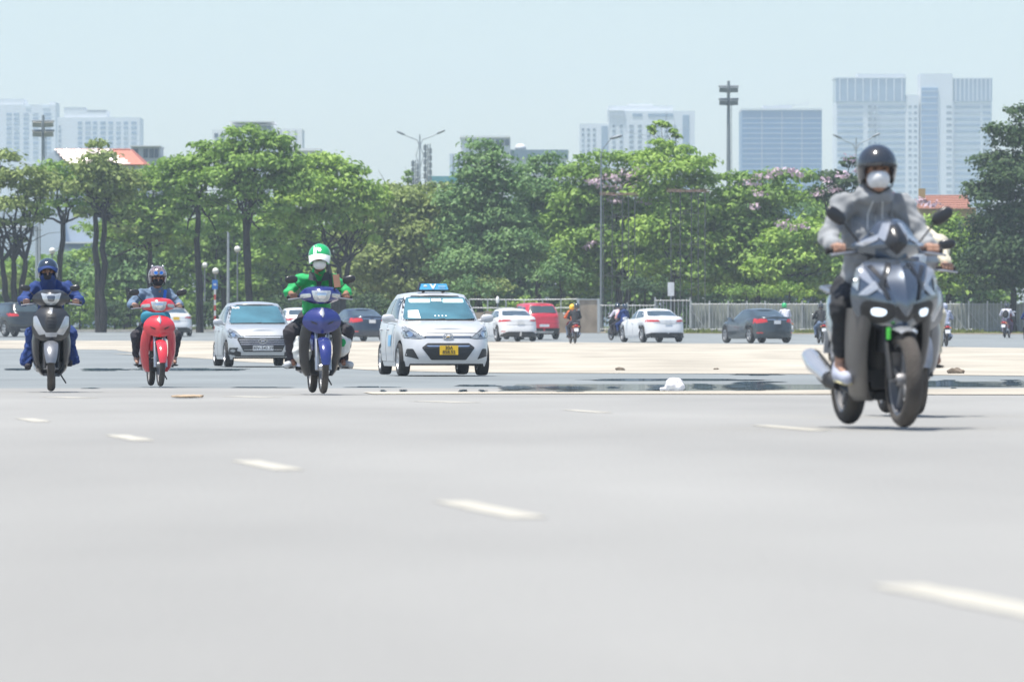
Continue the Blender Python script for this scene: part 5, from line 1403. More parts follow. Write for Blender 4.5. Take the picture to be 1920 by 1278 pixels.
    for s in 'lr':
        kn, an = q['k' + s], q['a' + s]; sg = -1 if s == 'l' else 1
        hp = pel + np.array((sg * .09, 0, -.02)); le = fit.get('leg', 1.0); tf = fit.get('tfat', 1.0)
        tr += [('c', tuple(hp), tuple(kn), .098 * tf, .078 * tf), ('c', tuple(kn), tuple(kn + (an - kn) * le), .076 * tf, (.055) * tf)]
    tr += [('c', tuple(pel + np.array((-.08, .02, 0))), tuple(pel + np.array((.08, .02, 0))), .12, .12)]
    sdf_mesh(tr, h, k=.035, wrinkle=.005, wf=45, name='trousers', mats=M[fit['legs']], parent=root)
    for s in 'lr':
        an = q['a' + s]; f = an + np.array((0, -.15, -.075)); sg = -1 if s == 'l' else 1
        if 'toe' in q: f = an + q['toe'] * np.array((sg, 1, 1))
        if fit.get('shoe'):
            so = sdf_mesh([('c', tuple(an + np.array((0, .02, -.05))), tuple(f), .042, .038), ('c', tuple(an + np.array((0, .015, .0))), tuple(an + np.array((0, .0, -.05))), .042, .045)], .008 if fine else .014, k=.03, name='shoe', mats=M[fit['shoe']], parent=root)
            dz = float(f[2] - an[2]) 
            MB().tube([an + np.array((0, .035, -.088)), f + np.array((0, 0, -.030))], [.038, .036], 10, flat=.35).build('sole', M[fit.get('sole', 'black')], so)
        else:
            MB().tube([an + np.array((0, .06, -.075)), an + np.array((0, -.13, -.085))], [.038, .045], 10, flat=.25).build('sandal', M['black'], root)
    # helmet
    hm = fit.get('helmet')
    if hm:
        hc_ = np.array((0, .014, .048))
        hp = [('e', tuple(hc_), (.122, .145, .128)), ('-b', (0, -.02, -.13), (.2, .3, .120), None, .01), ('-b', (0, -.17, -.03), (.082, .09, .075), None, .02)]
        if hm.get('ear', True): hp.insert(1, ('e', (0, .035, -.015), (.112, .118, .10)))
        hp[2 if hm.get('ear', True) else 1] = ('-b', (0, -.02, -.175), (.2, .3, .12), None, .01)
        hp.append(('-b', (0, -.19, -.06), (.088, .14, .092), None, .02))
        hp.append(('-e', (0, .01, -.03), (.095, .11, .11)))
        V, Q = sdf_mesh(hp, .006 if fine else .011, k=.02, raw=True)
        ho = from_np('helmet', V, Q, M[hm['m']], root, angle=60); ho.location = tuple(hd); ho.rotation_euler = (tilt, 0, yaw)
        bvh = BVHTree.FromPolygons([Vector(p) for p in V], [tuple(int(i) for i in f) for f in Q])
        if hm.get('peak'):
            pk = MB(); P_ = []; Q_ = []
            for j in range(9):
                a = -1 + j / 4
                P_.append([(a * .118 * (1 - .08 * v), -.070 - .062 * (1 - a * a) - v * .062 * (1 - .6 * a * a) * hm.get('pk', 1), .084 - v * .046 * hm.get('pk', 1) - .030 * a * a * (1 + v)) for v in (0, .33, .66, 1)])
                Q_.append([(x, y, z - .006) for x, y, z in P_[-1]])
            pk.grid(P_); pk.grid(Q_); pk.grid([[r[-1] for r in P_], [r[-1] for r in Q_]])
            pk.build('peak', M[hm['peak']], ho)
        else:
            MB().tube([(-.108, -.035, .040), (-.085, -.095, .036), (0, -.135, .038), (.085, -.095, .036), (.108, -.035, .040)], .009, 8).build('rim_trim', M['black'], ho)
        for fnc in hm.get('decals', []):
            fnc(bvh, ho)
        MB().tube([(-.094, .0, -.03), (-.082, -.03, -.08), (0, -.055, -.125), (.082, -.03, -.08), (.094, .0, -.03)], .006, 6).build('chin_strap', M['black'], ho)
    if fit.get('mask'):
        mk = [('e', (0, -.026, -.040), (.070, .095, .066))]
        mk += [('-b', (0, .06, -.04), (.2, .085, .2), None, .01), ('-b', (0, -.1, .075), (.2, .2, .072), None, .01)]
        if fit['mask'] == 'mask': mk.insert(1, ('e', (0, -.075, -.03), (.040, .052, .048)))
        mo = sdf_mesh(mk, .005 if fine else .01, k=.012, name='face_mask', mats=M[fit['mask']], parent=root)
        mo.location = tuple(hd); mo.rotation_euler = (tilt, 0, yaw)
        for sg in (-1, 1): MB().tube([(sg * .062, -.05, -.02), (sg * .082, .01, .0)], .0015, 5).build('ear_loop', M['paper'], mo)
    return root
def pose_of(seat=.83, lean=.0, head=(0, .02, 1.50), grip=(.28, -.215, 1.04), elbow=(.31, .0, 1.08), knee=(.21, -.10, .66), ankle=(.20, -.06, .35), sh=(.19, .12, 1.30), hipy=.27, **kw):
    d = dict(hip=(0, hipy, seat), chest=(0, hipy - .10 - lean, seat + .32), neck=(0, head[1] + .04, head[2] - .155), head=head)
    for s, sg in (('l', -1), ('r', 1)):
        d['s' + s] = (sg * sh[0], sh[1], sh[2]); d['e' + s] = (sg * elbow[0], elbow[1], elbow[2])
        d['g' + s] = (sg * grip[0], grip[1], grip[2]); d['w' + s] = (sg * (grip[0] + .005), grip[1] + .085, grip[2] + .025)
        d['k' + s] = (sg * knee[0], knee[1], knee[2]); d['a' + s] = (sg * ankle[0], ankle[1], ankle[2])
    d.update(kw)
    return d

M['hoodie'] = mat('grey_marl_fleece', (.27, .285, .30), .9, bump=.12, bscale=60, sheen=.2)
M['blacktr'] = mat('black_leggings', (.016, .018, .022), .8, bump=.2)
M['trainer'] = mat('pale_blue_trainer', (.42, .45, .55), .7)
M['solecr'] = mat('cream_sole', (.62, .56, .32), .6)
M['hblack'] = mat('black_helmet_shell', (.028, .033, .042), .16, coat=.8)
M['greensh'] = mat('green_shirt_cloth', (.02, .36, .11), .8, bump=.3, bscale=20)
M['hgreen'] = mat('green_helmet_shell', (.02, .40, .13), .25, coat=.5)
M['darktr'] = mat('dark_trouser_cloth', (.03, .028, .036), .85, bump=.3, bscale=20)
M['wtrainer'] = mat('white_trainer', (.5, .53, .56), .7)
M['denim'] = mat('faded_denim', (.13, .19, .28), .9, bump=.4, bscale=25, var=.2)
M['blkneck'] = mat('black_neck_gaiter', (.02, .02, .025), .9)
M['robe'] = mat('royal_blue_cloth', (.014, .042, .17), .85, bump=.15, bscale=30, var=.15)
M['hnavy'] = mat('navy_helmet_shell', (.02, .035, .06), .15, coat=.8)
M['helmsil'] = mat('patterned_helmet_shell', (.03, .03, .035), .2, .2, scale=22, col2=(.38, .30, .33), coat=.6)
M['lens'] = mat('blue_mirror_lens', (.03, .20, .65), .05, .7, coat=.8)
M['strapb'] = mat('bright_blue_strap', (.02, .16, .65), .6)
M['tealbag'] = mat('teal_bag_cloth', (.02, .22, .34), .7, bump=.3)
M['creamj'] = mat('cream_jacket_cloth', (.62, .58, .46), .9, bump=.4, bscale=20)
M['patt'] = mat('patterned_glove', (.06, .06, .07), .8, scale=40, col2=(.6, .6, .5))
M['orange'] = mat('orange_cloth', (.75, .16, .05), .85)
M['yellowh'] = mat('yellow_helmet_shell', (.85, .52, .03), .3)
M['jeans'] = mat('blue_jeans', (.12, .17, .26), .9)
M['pink'] = mat('pink_cloth', (.75, .38, .35), .85)
M['greyhood'] = mat('pale_grey_blue_cloth', (.36, .40, .52), .9, bump=.3)
M['whitesh'] = mat('white_shirt_cloth', (.62, .62, .70), .85)
M['purple'] = mat('purple_trousers', (.10, .06, .12), .85)
M['phone'] = mat('brown_phone_case', (.22, .12, .08), .5)
M['collar'] = mat('charcoal_collar', (.05, .06, .065), .8)

# 1. rider in front, at the right
D1 = 33.9; L1 = at(1642, D1); Y1 = R(11.5)
bike('motor_scooter', 'dark pearl grey scooter with both headlights lit, closest to the camera at right', 'scooter', 'sport', L1, Y1, dict(main='dgrey'))
ps = pose_of(seat=.80, head=(.015, .02, 1.505), grip=(.285, -.215, 1.042), elbow=(.275, .05, 1.12), knee=(.235, -.14, .70), ankle=(.225, -.03, .36), sh=(.175, .12, 1.33), yaw=R(-6), tilt=R(-4))
ps['neck'] = (.01, .055, 1.365); ps['chest'] = (.02, .17, 1.12); ps['sr'] = (.205, .13, 1.325); ps['sl'] = (-.175, .12, 1.325); ps['er'] = (.30, .04, 1.12)
ps['kr'] = (.15, -.12, .66); ps['ar'] = (.17, -.02, .36)
person('rider in grey hooded top, black helmet and white mask on the nearest scooter', L1, Y1, ps,
       dict(top='hoodie', topname='hooded_top', legs='blacktr', leg=.72, tfat=1.0, shoe='trainer', sole='solecr', hood=True, cuff=True, mask='mask', arm=1.08, helmet=dict(m='hblack'), wr=.006))
_j = [o for o in bpy.data.objects if o.name.startswith('hooded_top')][0]; _p = _j.parent
_bv = BVHTree.FromPolygons([v.co.copy() for v in _j.data.vertices], [tuple(f.vertices) for f in _j.data.polygons])
def on_top(x, z): 
    h_ = _bv.ray_cast(Vector((x, -3, z)), Vector((0, 1, 0)))[0]
    return (h_ + Vector((0, -.003, 0))) if h_ else Vector((x, .05, z))
MB().tube([on_top(.01, z) for z in (1.33, 1.28, 1.23, 1.18, 1.12, 1.06, 1.0)], .005, 6).build('zip', M['steel'], _p)
for sg in (-1, 1):
    MB().tube([on_top(.03 * sg + .01, 1.335), on_top(.045 * sg + .01, 1.26), on_top(.05 * sg + .01, 1.17)], .0035, 6).build('drawstring', M['paper'], _p)
    MB().tube([on_top(.12 * sg, z) for z in (1.34, 1.29, 1.24, 1.18)], .006, 6).build('raglan_seam', M['hoodie'], _p)
# 2. second rider close behind
D2 = 40.0; L2 = at(1690, D2); Y2 = R(6)
bike('motor_scooter', 'silver-grey scooter almost hidden behind the dark pearl scooter', 'scooter', 'scooter', L2, Y2, dict(main='gunm', accent='lgrey', fender='gunm'))
ps = pose_of(head=(-.10, .05, 1.40), seat=.77, elbow=(.285, .03, 1.20), sh=(.18, .14, 1.27), knee=(.215, -.10, .70), ankle=(.23, -.05, .42), grip=(.285, -.215, 1.022))
ps['neck'] = (-.06, .09, 1.25)
person('person in cream jacket and trousers riding close behind the nearest scooter', L2, Y2, ps,
       dict(top='creamj', legs='creamj', leg=.85, sleeve=.9, helmet=dict(m='maroon'), mask='mask'))
# 3. green rider
def logo(bv, ho):
    for a in (-.030, -.008):
        drape([(a - .034, .075), (a - .02, .075), (a - .02, .165), (a - .034, .165)], 'front', bv, .004, M['paper'], 'helmet_stripe', ho, .02, th=.004)
    st = []
    for k in range(12):
        rr = .026 if k % 2 == 0 else .014; st.append((.004 + rr * math.cos(k * math.pi / 6), .125 + rr * math.sin(k * math.pi / 6)))
    drape(st, 'front', bv, .004, M['paper'], 'helmet_emblem', ho, .015, th=.004)
D3 = 62.0; L3 = at(596, D3); Y3 = R(7.5)
bike('motorbike', 'blue motorbike with chrome forks carrying plastic bags, ridden by the person in green', 'motorbike', 'underbone', L3, Y3, dict(main='blueb', shield='satin', fork='steel', rim='steel'))
ps = pose_of(seat=.80, head=(.01, -.10, 1.45), grip=(.285, -.215, 1.047), elbow=(.315, .0, 1.10), knee=(.30, -.08, .66), ankle=(.275, .02, .37), sh=(.19, .04, 1.24), yaw=R(-8), tilt=R(8))
ps['neck'] = (.01, -.03, 1.315); ps['chest'] = (0, .10, 1.09); ps['toe'] = (.07, -.13, -.06)
pr = person('rider in green polo shirt and green helmet with white peak, wearing a white mask', L3, Y3, ps,
       dict(top='greensh', topname='shirt', legs='darktr', shoe='wtrainer', skin='skin2', mask='mask', sleeve=.25, arm=.98, tfat=1.08, helmet=dict(m='hgreen', peak='paper', decals=[logo])))
for sg in (-1, 1):
    MB().add([(sg * .02, -.155, 1.225), (sg * .055, -.135, 1.31), (sg * .10, -.09, 1.325), (sg * .11, -.115, 1.235), (sg * .02, -.165, 1.215), (sg * .057, -.15, 1.31), (sg * .105, -.105, 1.33), (sg * .115, -.13, 1.235)], [(0, 1, 2, 3), (4, 5, 6, 7), (0, 1, 5, 4), (1, 2, 6, 5), (2, 3, 7, 6), (3, 0, 4, 7)]).build('collar', M['collar'], pr, smooth=False)
MB().prism([(-.03, 1.22), (.03, 1.22), (.012, 1.10), (-.012, 1.10)], 'Y', -.135, -.10).build('placket', M['collar'], pr, smooth=False)
MB().tube([(.12, -.10, 1.30), (.13, -.14, 1.15), (.10, -.10, .98)], .022, 8, flat=.4).build('bag_strap', M['satin'], pr)
ph = MB().box((.17, -.36, 1.22), (.072, .010, .145), rot=Euler((R(-15), R(-6), 0)).to_matrix()).build('phone', M['phone'], None, smooth=False)
ph.location = L3; ph.rotation_euler = (0, 0, Y3)
tag(ph, 'brown phone held up in a mount above the blue motorbike', 'phone')
MB().tube([(.13, -.30, 1.08), (.16, -.34, 1.16)], .010, 8).build('phone_mount', M['black'], bpy.data.objects['motorbike'])
for (cx, cz, rx, rz_, cy, lb) in ((-.185, .475, .105, .165, -.14, 'white plastic bag hanging inside the left leg of the rider in green'), (.245, .53, .105, .135, -.12, 'white plastic bag with green print hanging at the right knee of the rider in green')):
    bg_ = sdf_mesh([('e', (cx, cy, cz), (rx, .085, rz_)), ('c', (cx, cy, cz + rz_ * .6), (cx * .55, -.26, cz + rz_ * 1.7), .03, .008)], .008, k=.04, wrinkle=.009, wf=34, name='plastic_bag', mats=M['bag'])
    bg_.location = L3; bg_.rotation_euler = (0, 0, Y3); tag(bg_, lb, 'bag')
    if cx > 0:
        MB().sup((cx + .01, cy - .083, cz + .02), (.032, .012, .045), 2, n=8).build('bag_print', M['greensh'], bg_)
# 4. red motorbike
D4 = 75.2; L4 = at(292, D4); Y4 = R(9.5)
bike('motorbike', 'red motorbike with red leg shield and tall front mudguard, second rider from the left', 'motorbike', 'underbone', L4, Y4, dict(main='redb', shield='redb', fork='steel', rim='darkrim'))
def goggles(bv, ho):
    for sg in (-1, 1):
        drape([(sg * .036 + .030 * math.cos(a), .085 + .026 * math.sin(a)) for a in [2 * math.pi * k / 16 for k in range(16)]], 'front', bv, .016, M['chrome'], 'goggle_rim', ho, .015, th=.02)
        drape([(sg * .036 + .023 * math.cos(a), .085 + .020 * math.sin(a)) for a in [2 * math.pi * k / 16 for k in range(16)]], 'front', bv, .022, M['lens'], 'goggle_lens', ho, .015, th=.02)
        MB().sup((sg * .07, -.01, .165), (.018, .016, .018), 2, n=8).build('helmet_ear', M['rim'], ho)
ps = pose_of(seat=.78, head=(.03, .05, 1.415), grip=(.285, -.215, 1.047), elbow=(.32, .06, 1.08), knee=(.255, -.06, .66), ankle=(.25, .05, .36), sh=(.19, .13, 1.22), tilt=R(2))
ps['neck'] = (.025, .09, 1.27); ps['toe'] = (.05, -.12, -.05)
pr = person('rider in faded denim shirt with blue strap and goggles on a patterned helmet', L4, Y4, ps,
       dict(top='denim', topname='shirt', legs='darktr', leg=.78, sleeve=.55, mask='blkneck', skin='skin', helmet=dict(m='helmsil', decals=[goggles])))
MB().tube([(.13, .0, 1.27), (.11, -.01, 1.13), (.07, .04, 1.0), (0, .06, .92)], .02, 8, flat=.45).build('shoulder_strap', M['strapb'], pr)
tb = MB().sup((.0, .02, .90), (.20, .07, .10), 3, n=12).build('shoulder_bag', M['tealbag']); tb.location = L4; tb.rotation_euler = (0, 0, Y4)
tag(tb, 'teal shoulder bag on the lap of the denim-shirted rider', 'bag')
cn = MB().sup((-.19, .05, .50), (.06, .10, .13), 2.6, n=12).build('white_can', M['paper']); cn.location = L4; cn.rotation_euler = (0, 0, Y4)
tag(cn, 'rounded white container hung beside the leg of the denim-shirted rider', 'container')
# 5. blue robed rider
D5 = 66.0; L5 = at(96, D5); Y5 = R(4.5)
bike('motor_scooter', 'dark matt scooter with silver front lamps, ridden by the person in blue', 'scooter', 'scooter', L5, Y5, dict(main='dmatt', accent='lampw', fender='gunm'))
bd_ = bpy.data.objects[-1] if False else None
ps = pose_of(seat=.78, head=(-.04, .03, 1.365), grip=(.285, -.215, 1.022), elbow=(.325, .05, 1.05), knee=(.22, -.09, .66), ankle=(.21, -.02, .40), sh=(.19, .13, 1.20))
ps['neck'] = (-.03, .08, 1.235)
ps['al'] = (-.27, .02, .36)
person('rider wrapped in royal blue sun robe and face cover with dark helmet, leftmost rider', L5, Y5, ps,
       dict(top='robe', topname='sun_robe', legs='robe', robe=True, scarf=True, arm=1.15, shoe='darktr', mask='blkneck', helmet=dict(m='hnavy', peak='robe', pk=.45), wr=.006))
# far riders, seen from behind
def far_rider(px, d, rz, kind, cols, label_b, label_p, fit, **kw):
    L_ = at(px, d); cat = 'motorbike' if kind == 'underbone' else 'scooter'
    bike('motorbike' if kind == 'underbone' else 'motor_scooter', label_b, cat, kind, L_, rz, cols)
    person(label_p, L_, rz, pose_of(**kw), fit, fine=False)
    return L_
D6 = 236; L6 = far_rider(1074, D6, R(188), 'underbone', dict(main='maroon'), 'red-tailed motorbike with two riders left of the white sedan', 'rider in orange shirt and yellow helmet, left of the wall panel',
    dict(top='orange', topname='shirt', legs='jeans', shoe='darktr', helmet=dict(m='yellowh')), head=(.03, .0, 1.46))
person('passenger in black top behind the rider in orange', L6, R(188), pose_of(hipy=.62, seat=.86, head=(-.09, .45, 1.50), grip=(.14, .15, .98), elbow=(.25, .45, 1.08), knee=(.22, .25, .70), ankle=(.2, .32, .42), sh=(.18, .50, 1.30)), dict(top='blacktr', topname='shirt', legs='darktr', shoe='darktr', helmet=dict(m='hblack')), fine=False)
L7 = far_rider(1157, 256, R(205), 'scooter', dict(main='brushed'), 'dark scooter carrying three people beyond the white sedan', 'rider in white and navy steering the crowded scooter', dict(top='whitesh', legs='darktr', shoe='darktr', helmet=dict(m='hnavy')))
person('small passenger in pink top in the middle of the crowded scooter', L7, R(205), pose_of(hipy=.42, seat=.86, head=(0, .38, 1.36), grip=(.13, .10, .95), elbow=(.22, .34, 1.0), knee=(.21, .12, .70), ankle=(.2, .2, .45), sh=(.15, .40, 1.20)), dict(top='pink', legs='darktr', fat=.85, shoe='darktr'), fine=False)
person('hooded passenger in blue at the back of the crowded scooter', L7, R(205), pose_of(hipy=.75, seat=.86, head=(-.05, .68, 1.46), grip=(.13, .4, .98), elbow=(.24, .62, 1.05), knee=(.22, .45, .70), ankle=(.2, .5, .45), sh=(.18, .70, 1.28)), dict(top='robe', legs='robe', hood=True, fat=1.1, shoe='darktr', scarf=True, helmet=dict(m='hnavy')), fine=False)
far_rider(1470, 262, R(196), 'scooter', dict(main='creamb'), 'pale scooter hidden beyond the charcoal sedan', 'rider in green helmet and white top beyond the charcoal sedan', dict(top='whitesh', legs='darktr', shoe='darktr', helmet=dict(m='hgreen')))
far_rider(1539, 236, R(185), 'scooter', dict(main='satin'), 'black scooter on the far road left of the nearest rider', 'rider in black on the black far scooter', dict(top='blacktr', legs='jeans', shoe='darktr', helmet=dict(m='hblack')))
far_rider(1770, 216, R(184), 'scooter', dict(main='satin'), 'dark scooter with orange tail lamp before the bar fence at right', 'hooded rider in pale grey-blue sun coat seen from behind', dict(top='greyhood', topname='sun_coat', legs='greyhood', robe=True, hood=True, scarf=True, shoe='darktr', fat=1.12, helmet=dict(m='greyhood')), head=(0, .08, 1.47))
L8 = far_rider(1888, 270, R(165), 'underbone', dict(main='maroon'), 'maroon motorbike close to the bar fence at right', 'rider in white shirt carrying a black backpack', dict(top='whitesh', topname='shirt', legs='purple', shoe='darktr', helmet=dict(m='hblack')), head=(0, .0, 1.46))
bp_ = sdf_mesh([('e', (0, .36, 1.12), (.15, .10, .20)), ('e', (0, .44, 1.05), (.11, .05, .12))], .015, k=.03, name='backpack', mats=M['blacktr']); bp_.location = L8; bp_.rotation_euler = (0, 0, R(165))
tag(bp_, 'black backpack worn by the white-shirted rider at right', 'backpack')
far_rider(1932, 214, R(172), 'scooter', dict(main='satin'), 'scooter cut off by the right edge of the view', 'rider in blue cut off by the right edge of the view', dict(top='robe', legs='darktr', shoe='darktr', helmet=dict(m='hblack')))
# ------------------------------------------------------------------ trees and shrubs
bark = mat('dark_bark', (.022, .020, .019), .95, bump=.8, bscale=8, var=.3, scale=3)
LF = {'mid': leafmat('mid_green_leaf', (.075, .16, .034), (.24, .37, .085)),
      'bright': leafmat('bright_green_leaf', (.11, .22, .04), (.32, .46, .10)),
      'olive': leafmat('olive_leaf', (.11, .155, .045), (.28, .35, .12)),
      'dark': leafmat('dark_green_leaf', (.025, .060, .030), (.08, .13, .05), .2),
      'cool': leafmat('cool_green_leaf', (.065, .15, .06), (.20, .32, .12)),
      'pink': leafmat('pink_blossom', (.38, .27, .34), (.60, .48, .56)),
      'grass': leafmat('verge_grass', (.10, .14, .03), (.25, .28, .09))}
def leaves(blobs, per, size, seed, up=.55, asp=.5, hang=0.0):
    """blobs: centre xyz, radii xyz, weight -> small leaf-clump faces spread near the blob surfaces"""
    g = np.random.default_rng(seed); Vs = []
    for (c, r, w) in blobs:
        n = max(12, int(per * w)); dr = g.normal(size=(n, 3)); dr /= np.linalg.norm(dr, axis=1)[:, None]
        rad = g.uniform(.35, 1.0, n) ** .55 * (1 + .26 * g.normal(size=n)).clip(.6, 1.55)
        dr[:, 2] = np.where(dr[:, 2] < -.35, dr[:, 2] * .55, dr[:, 2])
        p = np.array(c) + dr * rad[:, None] * np.array(r)
        if hang: p[:, 2] -= hang * g.uniform(0, 1, n) * np.abs(dr[:, 0]) * r[0]
        nm = dr * .8 + g.normal(size=(n, 3)) * .34 + np.array((0, 0, up)); nm /= np.linalg.norm(nm, axis=1)[:, None]
        a = np.cross(nm, g.normal(size=(n, 3))); a /= np.linalg.norm(a, axis=1)[:, None]; b = np.cross(nm, a)
        s = size * g.uniform(.55, 1.45, n)[:, None]
        q0 = p - a * s * .5; q1 = p - b * s * asp * .5 + nm * s * .08; q2 = p + a * s * .5; q3 = p + b * s * asp * .5 + nm * s * .08
        Vs.append(np.stack([q0, q1, q2, q3], 1).reshape(-1, 3))
    V = np.concatenate(Vs); return V, np.arange(len(V)).reshape(-1, 4)
def limb(mb, a, b, r0, r1, g, n=5, wob=.12):
    a, b = np.array(a, float), np.array(b, float); L = np.linalg.norm(b - a); pts = []
    for i in range(n + 1):
        t = i / n; p = a + (b - a) * t; p = p + (g.normal(size=3) * wob * L * .25 * math.sin(math.pi * t)); p[2] += .08 * L * math.sin(math.pi * t) * .5
        pts.append(tuple(p))
    mb.tube(pts, [r0 + (r1 - r0) * i / n for i in range(n + 1)], 7)
    return pts
def tree(label, trunks, d, blobs_px, leaf, seed, lsize=.30, dens=1.0, group='trees lining the road', extra=None, depth=1.0, name='tree', rt=.16, up=.55, hang=0.0, sub=5, cat='tree', swell=1.08):
    """trunks: [(px base, py fork, px fork)], blobs_px: [(px, py, half width, half height)] as seen in the photo"""
    g = np.random.default_rng(seed); s = d / FPX
    bx0 = trunks[0][0] if trunks else blobs_px[0][0]
    ox, oz = X(bx0, d), G(d)
    root = thing(name, label, cat, (ox, d, oz), group=group)
    blobs = []; tips = []
    for (px, py, rx, rz_) in blobs_px:
        rx, rz_ = rx * swell, rz_ * (swell + .16)
        cx, cz = X(px, d) - ox, Z(py, d) - oz; RX, RZ = rx * s, rz_ * s
        RY = RX * depth * .8; yy = g.uniform(-.4, .4) * RY
        tips.append((cx, yy, cz))
        k = max(5, int(sub * 3.2 * (rx * rz_) / 700 + 4))
        for i in range(k):                  # lumps of leaves spread over the big shape
            v = g.normal(size=3); v /= np.linalg.norm(v); v[2] = abs(v[2]) * .9 if g.random() < .72 else v[2]
            f = g.uniform(.45, .95)
            f2 = g.uniform(.18, .40); br = min(RX, RZ * 1.7) * f2 + .10
            blobs.append(((cx + v[0] * f * RX, yy + v[1] * f * RY, cz + v[2] * f * RZ), (br * 1.3, br * 1.25, br * .68), br * br))
        blobs.append(((cx, yy, cz), (RX * .7, RY * .7, RZ * .7), RX * RZ * .18))
    V, Q = leaves(blobs, 96 * dens * (.30 / lsize) ** 2, lsize, seed, up=up, hang=hang)
    from_np('crown', V, Q, LF[leaf], root, smooth=False)
    if extra:
        bl2 = [((X(px, d) - ox, -g.uniform(1.3, 2.5), Z(py, d) - oz), (rx * s * 1.7, rx * s * .9, rz_ * s * 1.8), rx * rz_ * s * s * 6.5) for px, py, rx, rz_ in extra]
        V, Q = leaves(bl2, 90, .26, seed + 9, up=.4); from_np('blossom', V, Q, LF['pink'], root, smooth=False)
    mb = MB()
    for (pb, pf, pxf) in trunks:
        b0 = (X(pb, d) - ox, 0, -.1); f0 = (X(pxf, d) - ox, g.uniform(-.2, .2), Z(pf, d) - oz)
        limb(mb, b0, f0, rt * 1.35, rt * .85, g, 6, .06)
        near = sorted(tips, key=lambda q: abs(q[0] - f0[0]) + abs(q[2] - f0[2]))[:7]
        for q in near:
            mid = limb(mb, f0, (q[0], q[1], q[2] - .1), rt * .5, rt * .16, g, 5, .2)
            for _ in range(3):
                w = g.normal(size=3) * .9; limb(mb, mid[3], (mid[3][0] + w[0] * 1.2, mid[3][1] + w[1], mid[3][2] + abs(w[2]) * .8), rt * .16, rt * .05, g, 3, .2)
    if trunks:
        o = mb.build('trunk', bark, root)
    return root
T = tree
T('airy spreading tree with low fork at the left edge', [(28, 492, 26), (20, 490, 4), (30, 488, 48)], 305, [(0, 300, 40, 18), (40, 330, 60, 18), (-20, 345, 60, 22), (50, 370, 50, 18), (10, 390, 60, 18), (75, 350, 40, 18), (-10, 420, 40, 12), (60, 415, 34, 10), (35, 450, 20, 6)], 'olive', 1, dens=.8)
T('slim spreading tree behind the leftmost rider', [(112, 420, 118)], 312, [(100, 320, 50, 16), (140, 335, 55, 18), (85, 350, 45, 16), (150, 365, 50, 16), (110, 385, 50, 14), (70, 400, 30, 10), (160, 395, 30, 10)], 'mid', 2, dens=.75)
T('tall tree with twin trunks left of the denim-shirted rider', [(186, 402, 178), (193, 400, 196)], 303, [(190, 272, 26, 8), (180, 325, 60, 24), (215, 345, 55, 24), (160, 360, 50, 20), (210, 375, 55, 18), (190, 300, 40, 14), (165, 400, 40, 10), (220, 405, 40, 12), (235, 430, 26, 8)], 'olive', 3, dens=.85)
T('bushy tree right behind the denim-shirted rider', [(281, 470, 281)], 325, [(250, 350, 50, 24), (290, 340, 50, 22), (235, 385, 55, 26), (290, 400, 65, 28), (250, 440, 60, 24), (310, 450, 60, 26), (180, 430, 40, 14), (165, 480, 35, 12), (340, 380, 45, 26)], 'mid', 4)
T('tall dark-trunked tree left of the silver sedan', [(375, 380, 372)], 302, [(385, 275, 30, 10), (345, 315, 55, 22), (400, 300, 50, 20), (330, 345, 50, 20), (380, 345, 70, 24), (420, 335, 40, 22), (350, 370, 40, 12), (340, 400, 34, 12), (400, 385, 40, 14), (345, 440, 26, 10), (405, 430, 26, 10)], 'mid', 5)
T('tallest dense green tree of the left group', [(470, 360, 468), (472, 400, 458)], 300, [(465, 252, 45, 16), (510, 275, 50, 20), (440, 285, 45, 20), (480, 310, 65, 24), (530, 315, 45, 22), (430, 330, 45, 22), (500, 350, 60, 22), (550, 345, 40, 22), (450, 370, 50, 18), (435, 410, 34, 12), (510, 395, 45, 14), (495, 440, 34, 10), (530, 470, 30, 10)], 'mid', 6, dens=1.1)
T('wide tree with forked trunk above the rider in green', [(634, 500, 636), (634, 470, 610), (634, 490, 655)], 306, [(600, 305, 45, 18), (640, 325, 50, 20), (560, 330, 50, 22), (610, 350, 70, 24), (670, 360, 50, 20), (570, 380, 60, 26), (640, 395, 55, 20), (690, 395, 35, 22), (540, 410, 50, 22), (700, 370, 30, 16), (600, 415, 55, 18), (560, 445, 40, 12), (660, 430, 40, 12), (545, 490, 30, 12), (690, 450, 26, 10)], 'bright', 7, dens=1.05)
T('olive bushy tree left of the taxi roof sign', [(760, 500, 762), (785, 480, 790)], 318, [(740, 375, 50, 20), (790, 385, 50, 24), (720, 420, 50, 28), (780, 440, 60, 34), (735, 480, 60, 34), (800, 500, 60, 34), (690, 500, 50, 30), (760, 540, 80, 28), (830, 400, 40, 40), (840, 470, 40, 40)], 'olive', 8)
T('tall drooping tree above the taxi', [(900, 480, 900)], 315, [(900, 275, 34, 14), (875, 300, 24, 18), (920, 300, 38, 20), (905, 335, 50, 28), (945, 350, 50, 34), (880, 380, 60, 34), (930, 420, 60, 34), (860, 440, 50, 34), (960, 470, 60, 40), (890, 500, 70, 34)], 'cool', 9, hang=.35, lsize=.26)
T('feathery tree behind the right end of the taxi', [(1010, 480, 1012)], 322, [(1030, 300, 42, 14), (1000, 320, 40, 18), (1050, 325, 40, 18), (1000, 360, 50, 28), (1040, 380, 50, 30), (980, 420, 50, 34), (1020, 450, 60, 30)], 'cool', 10, hang=.25, lsize=.26)
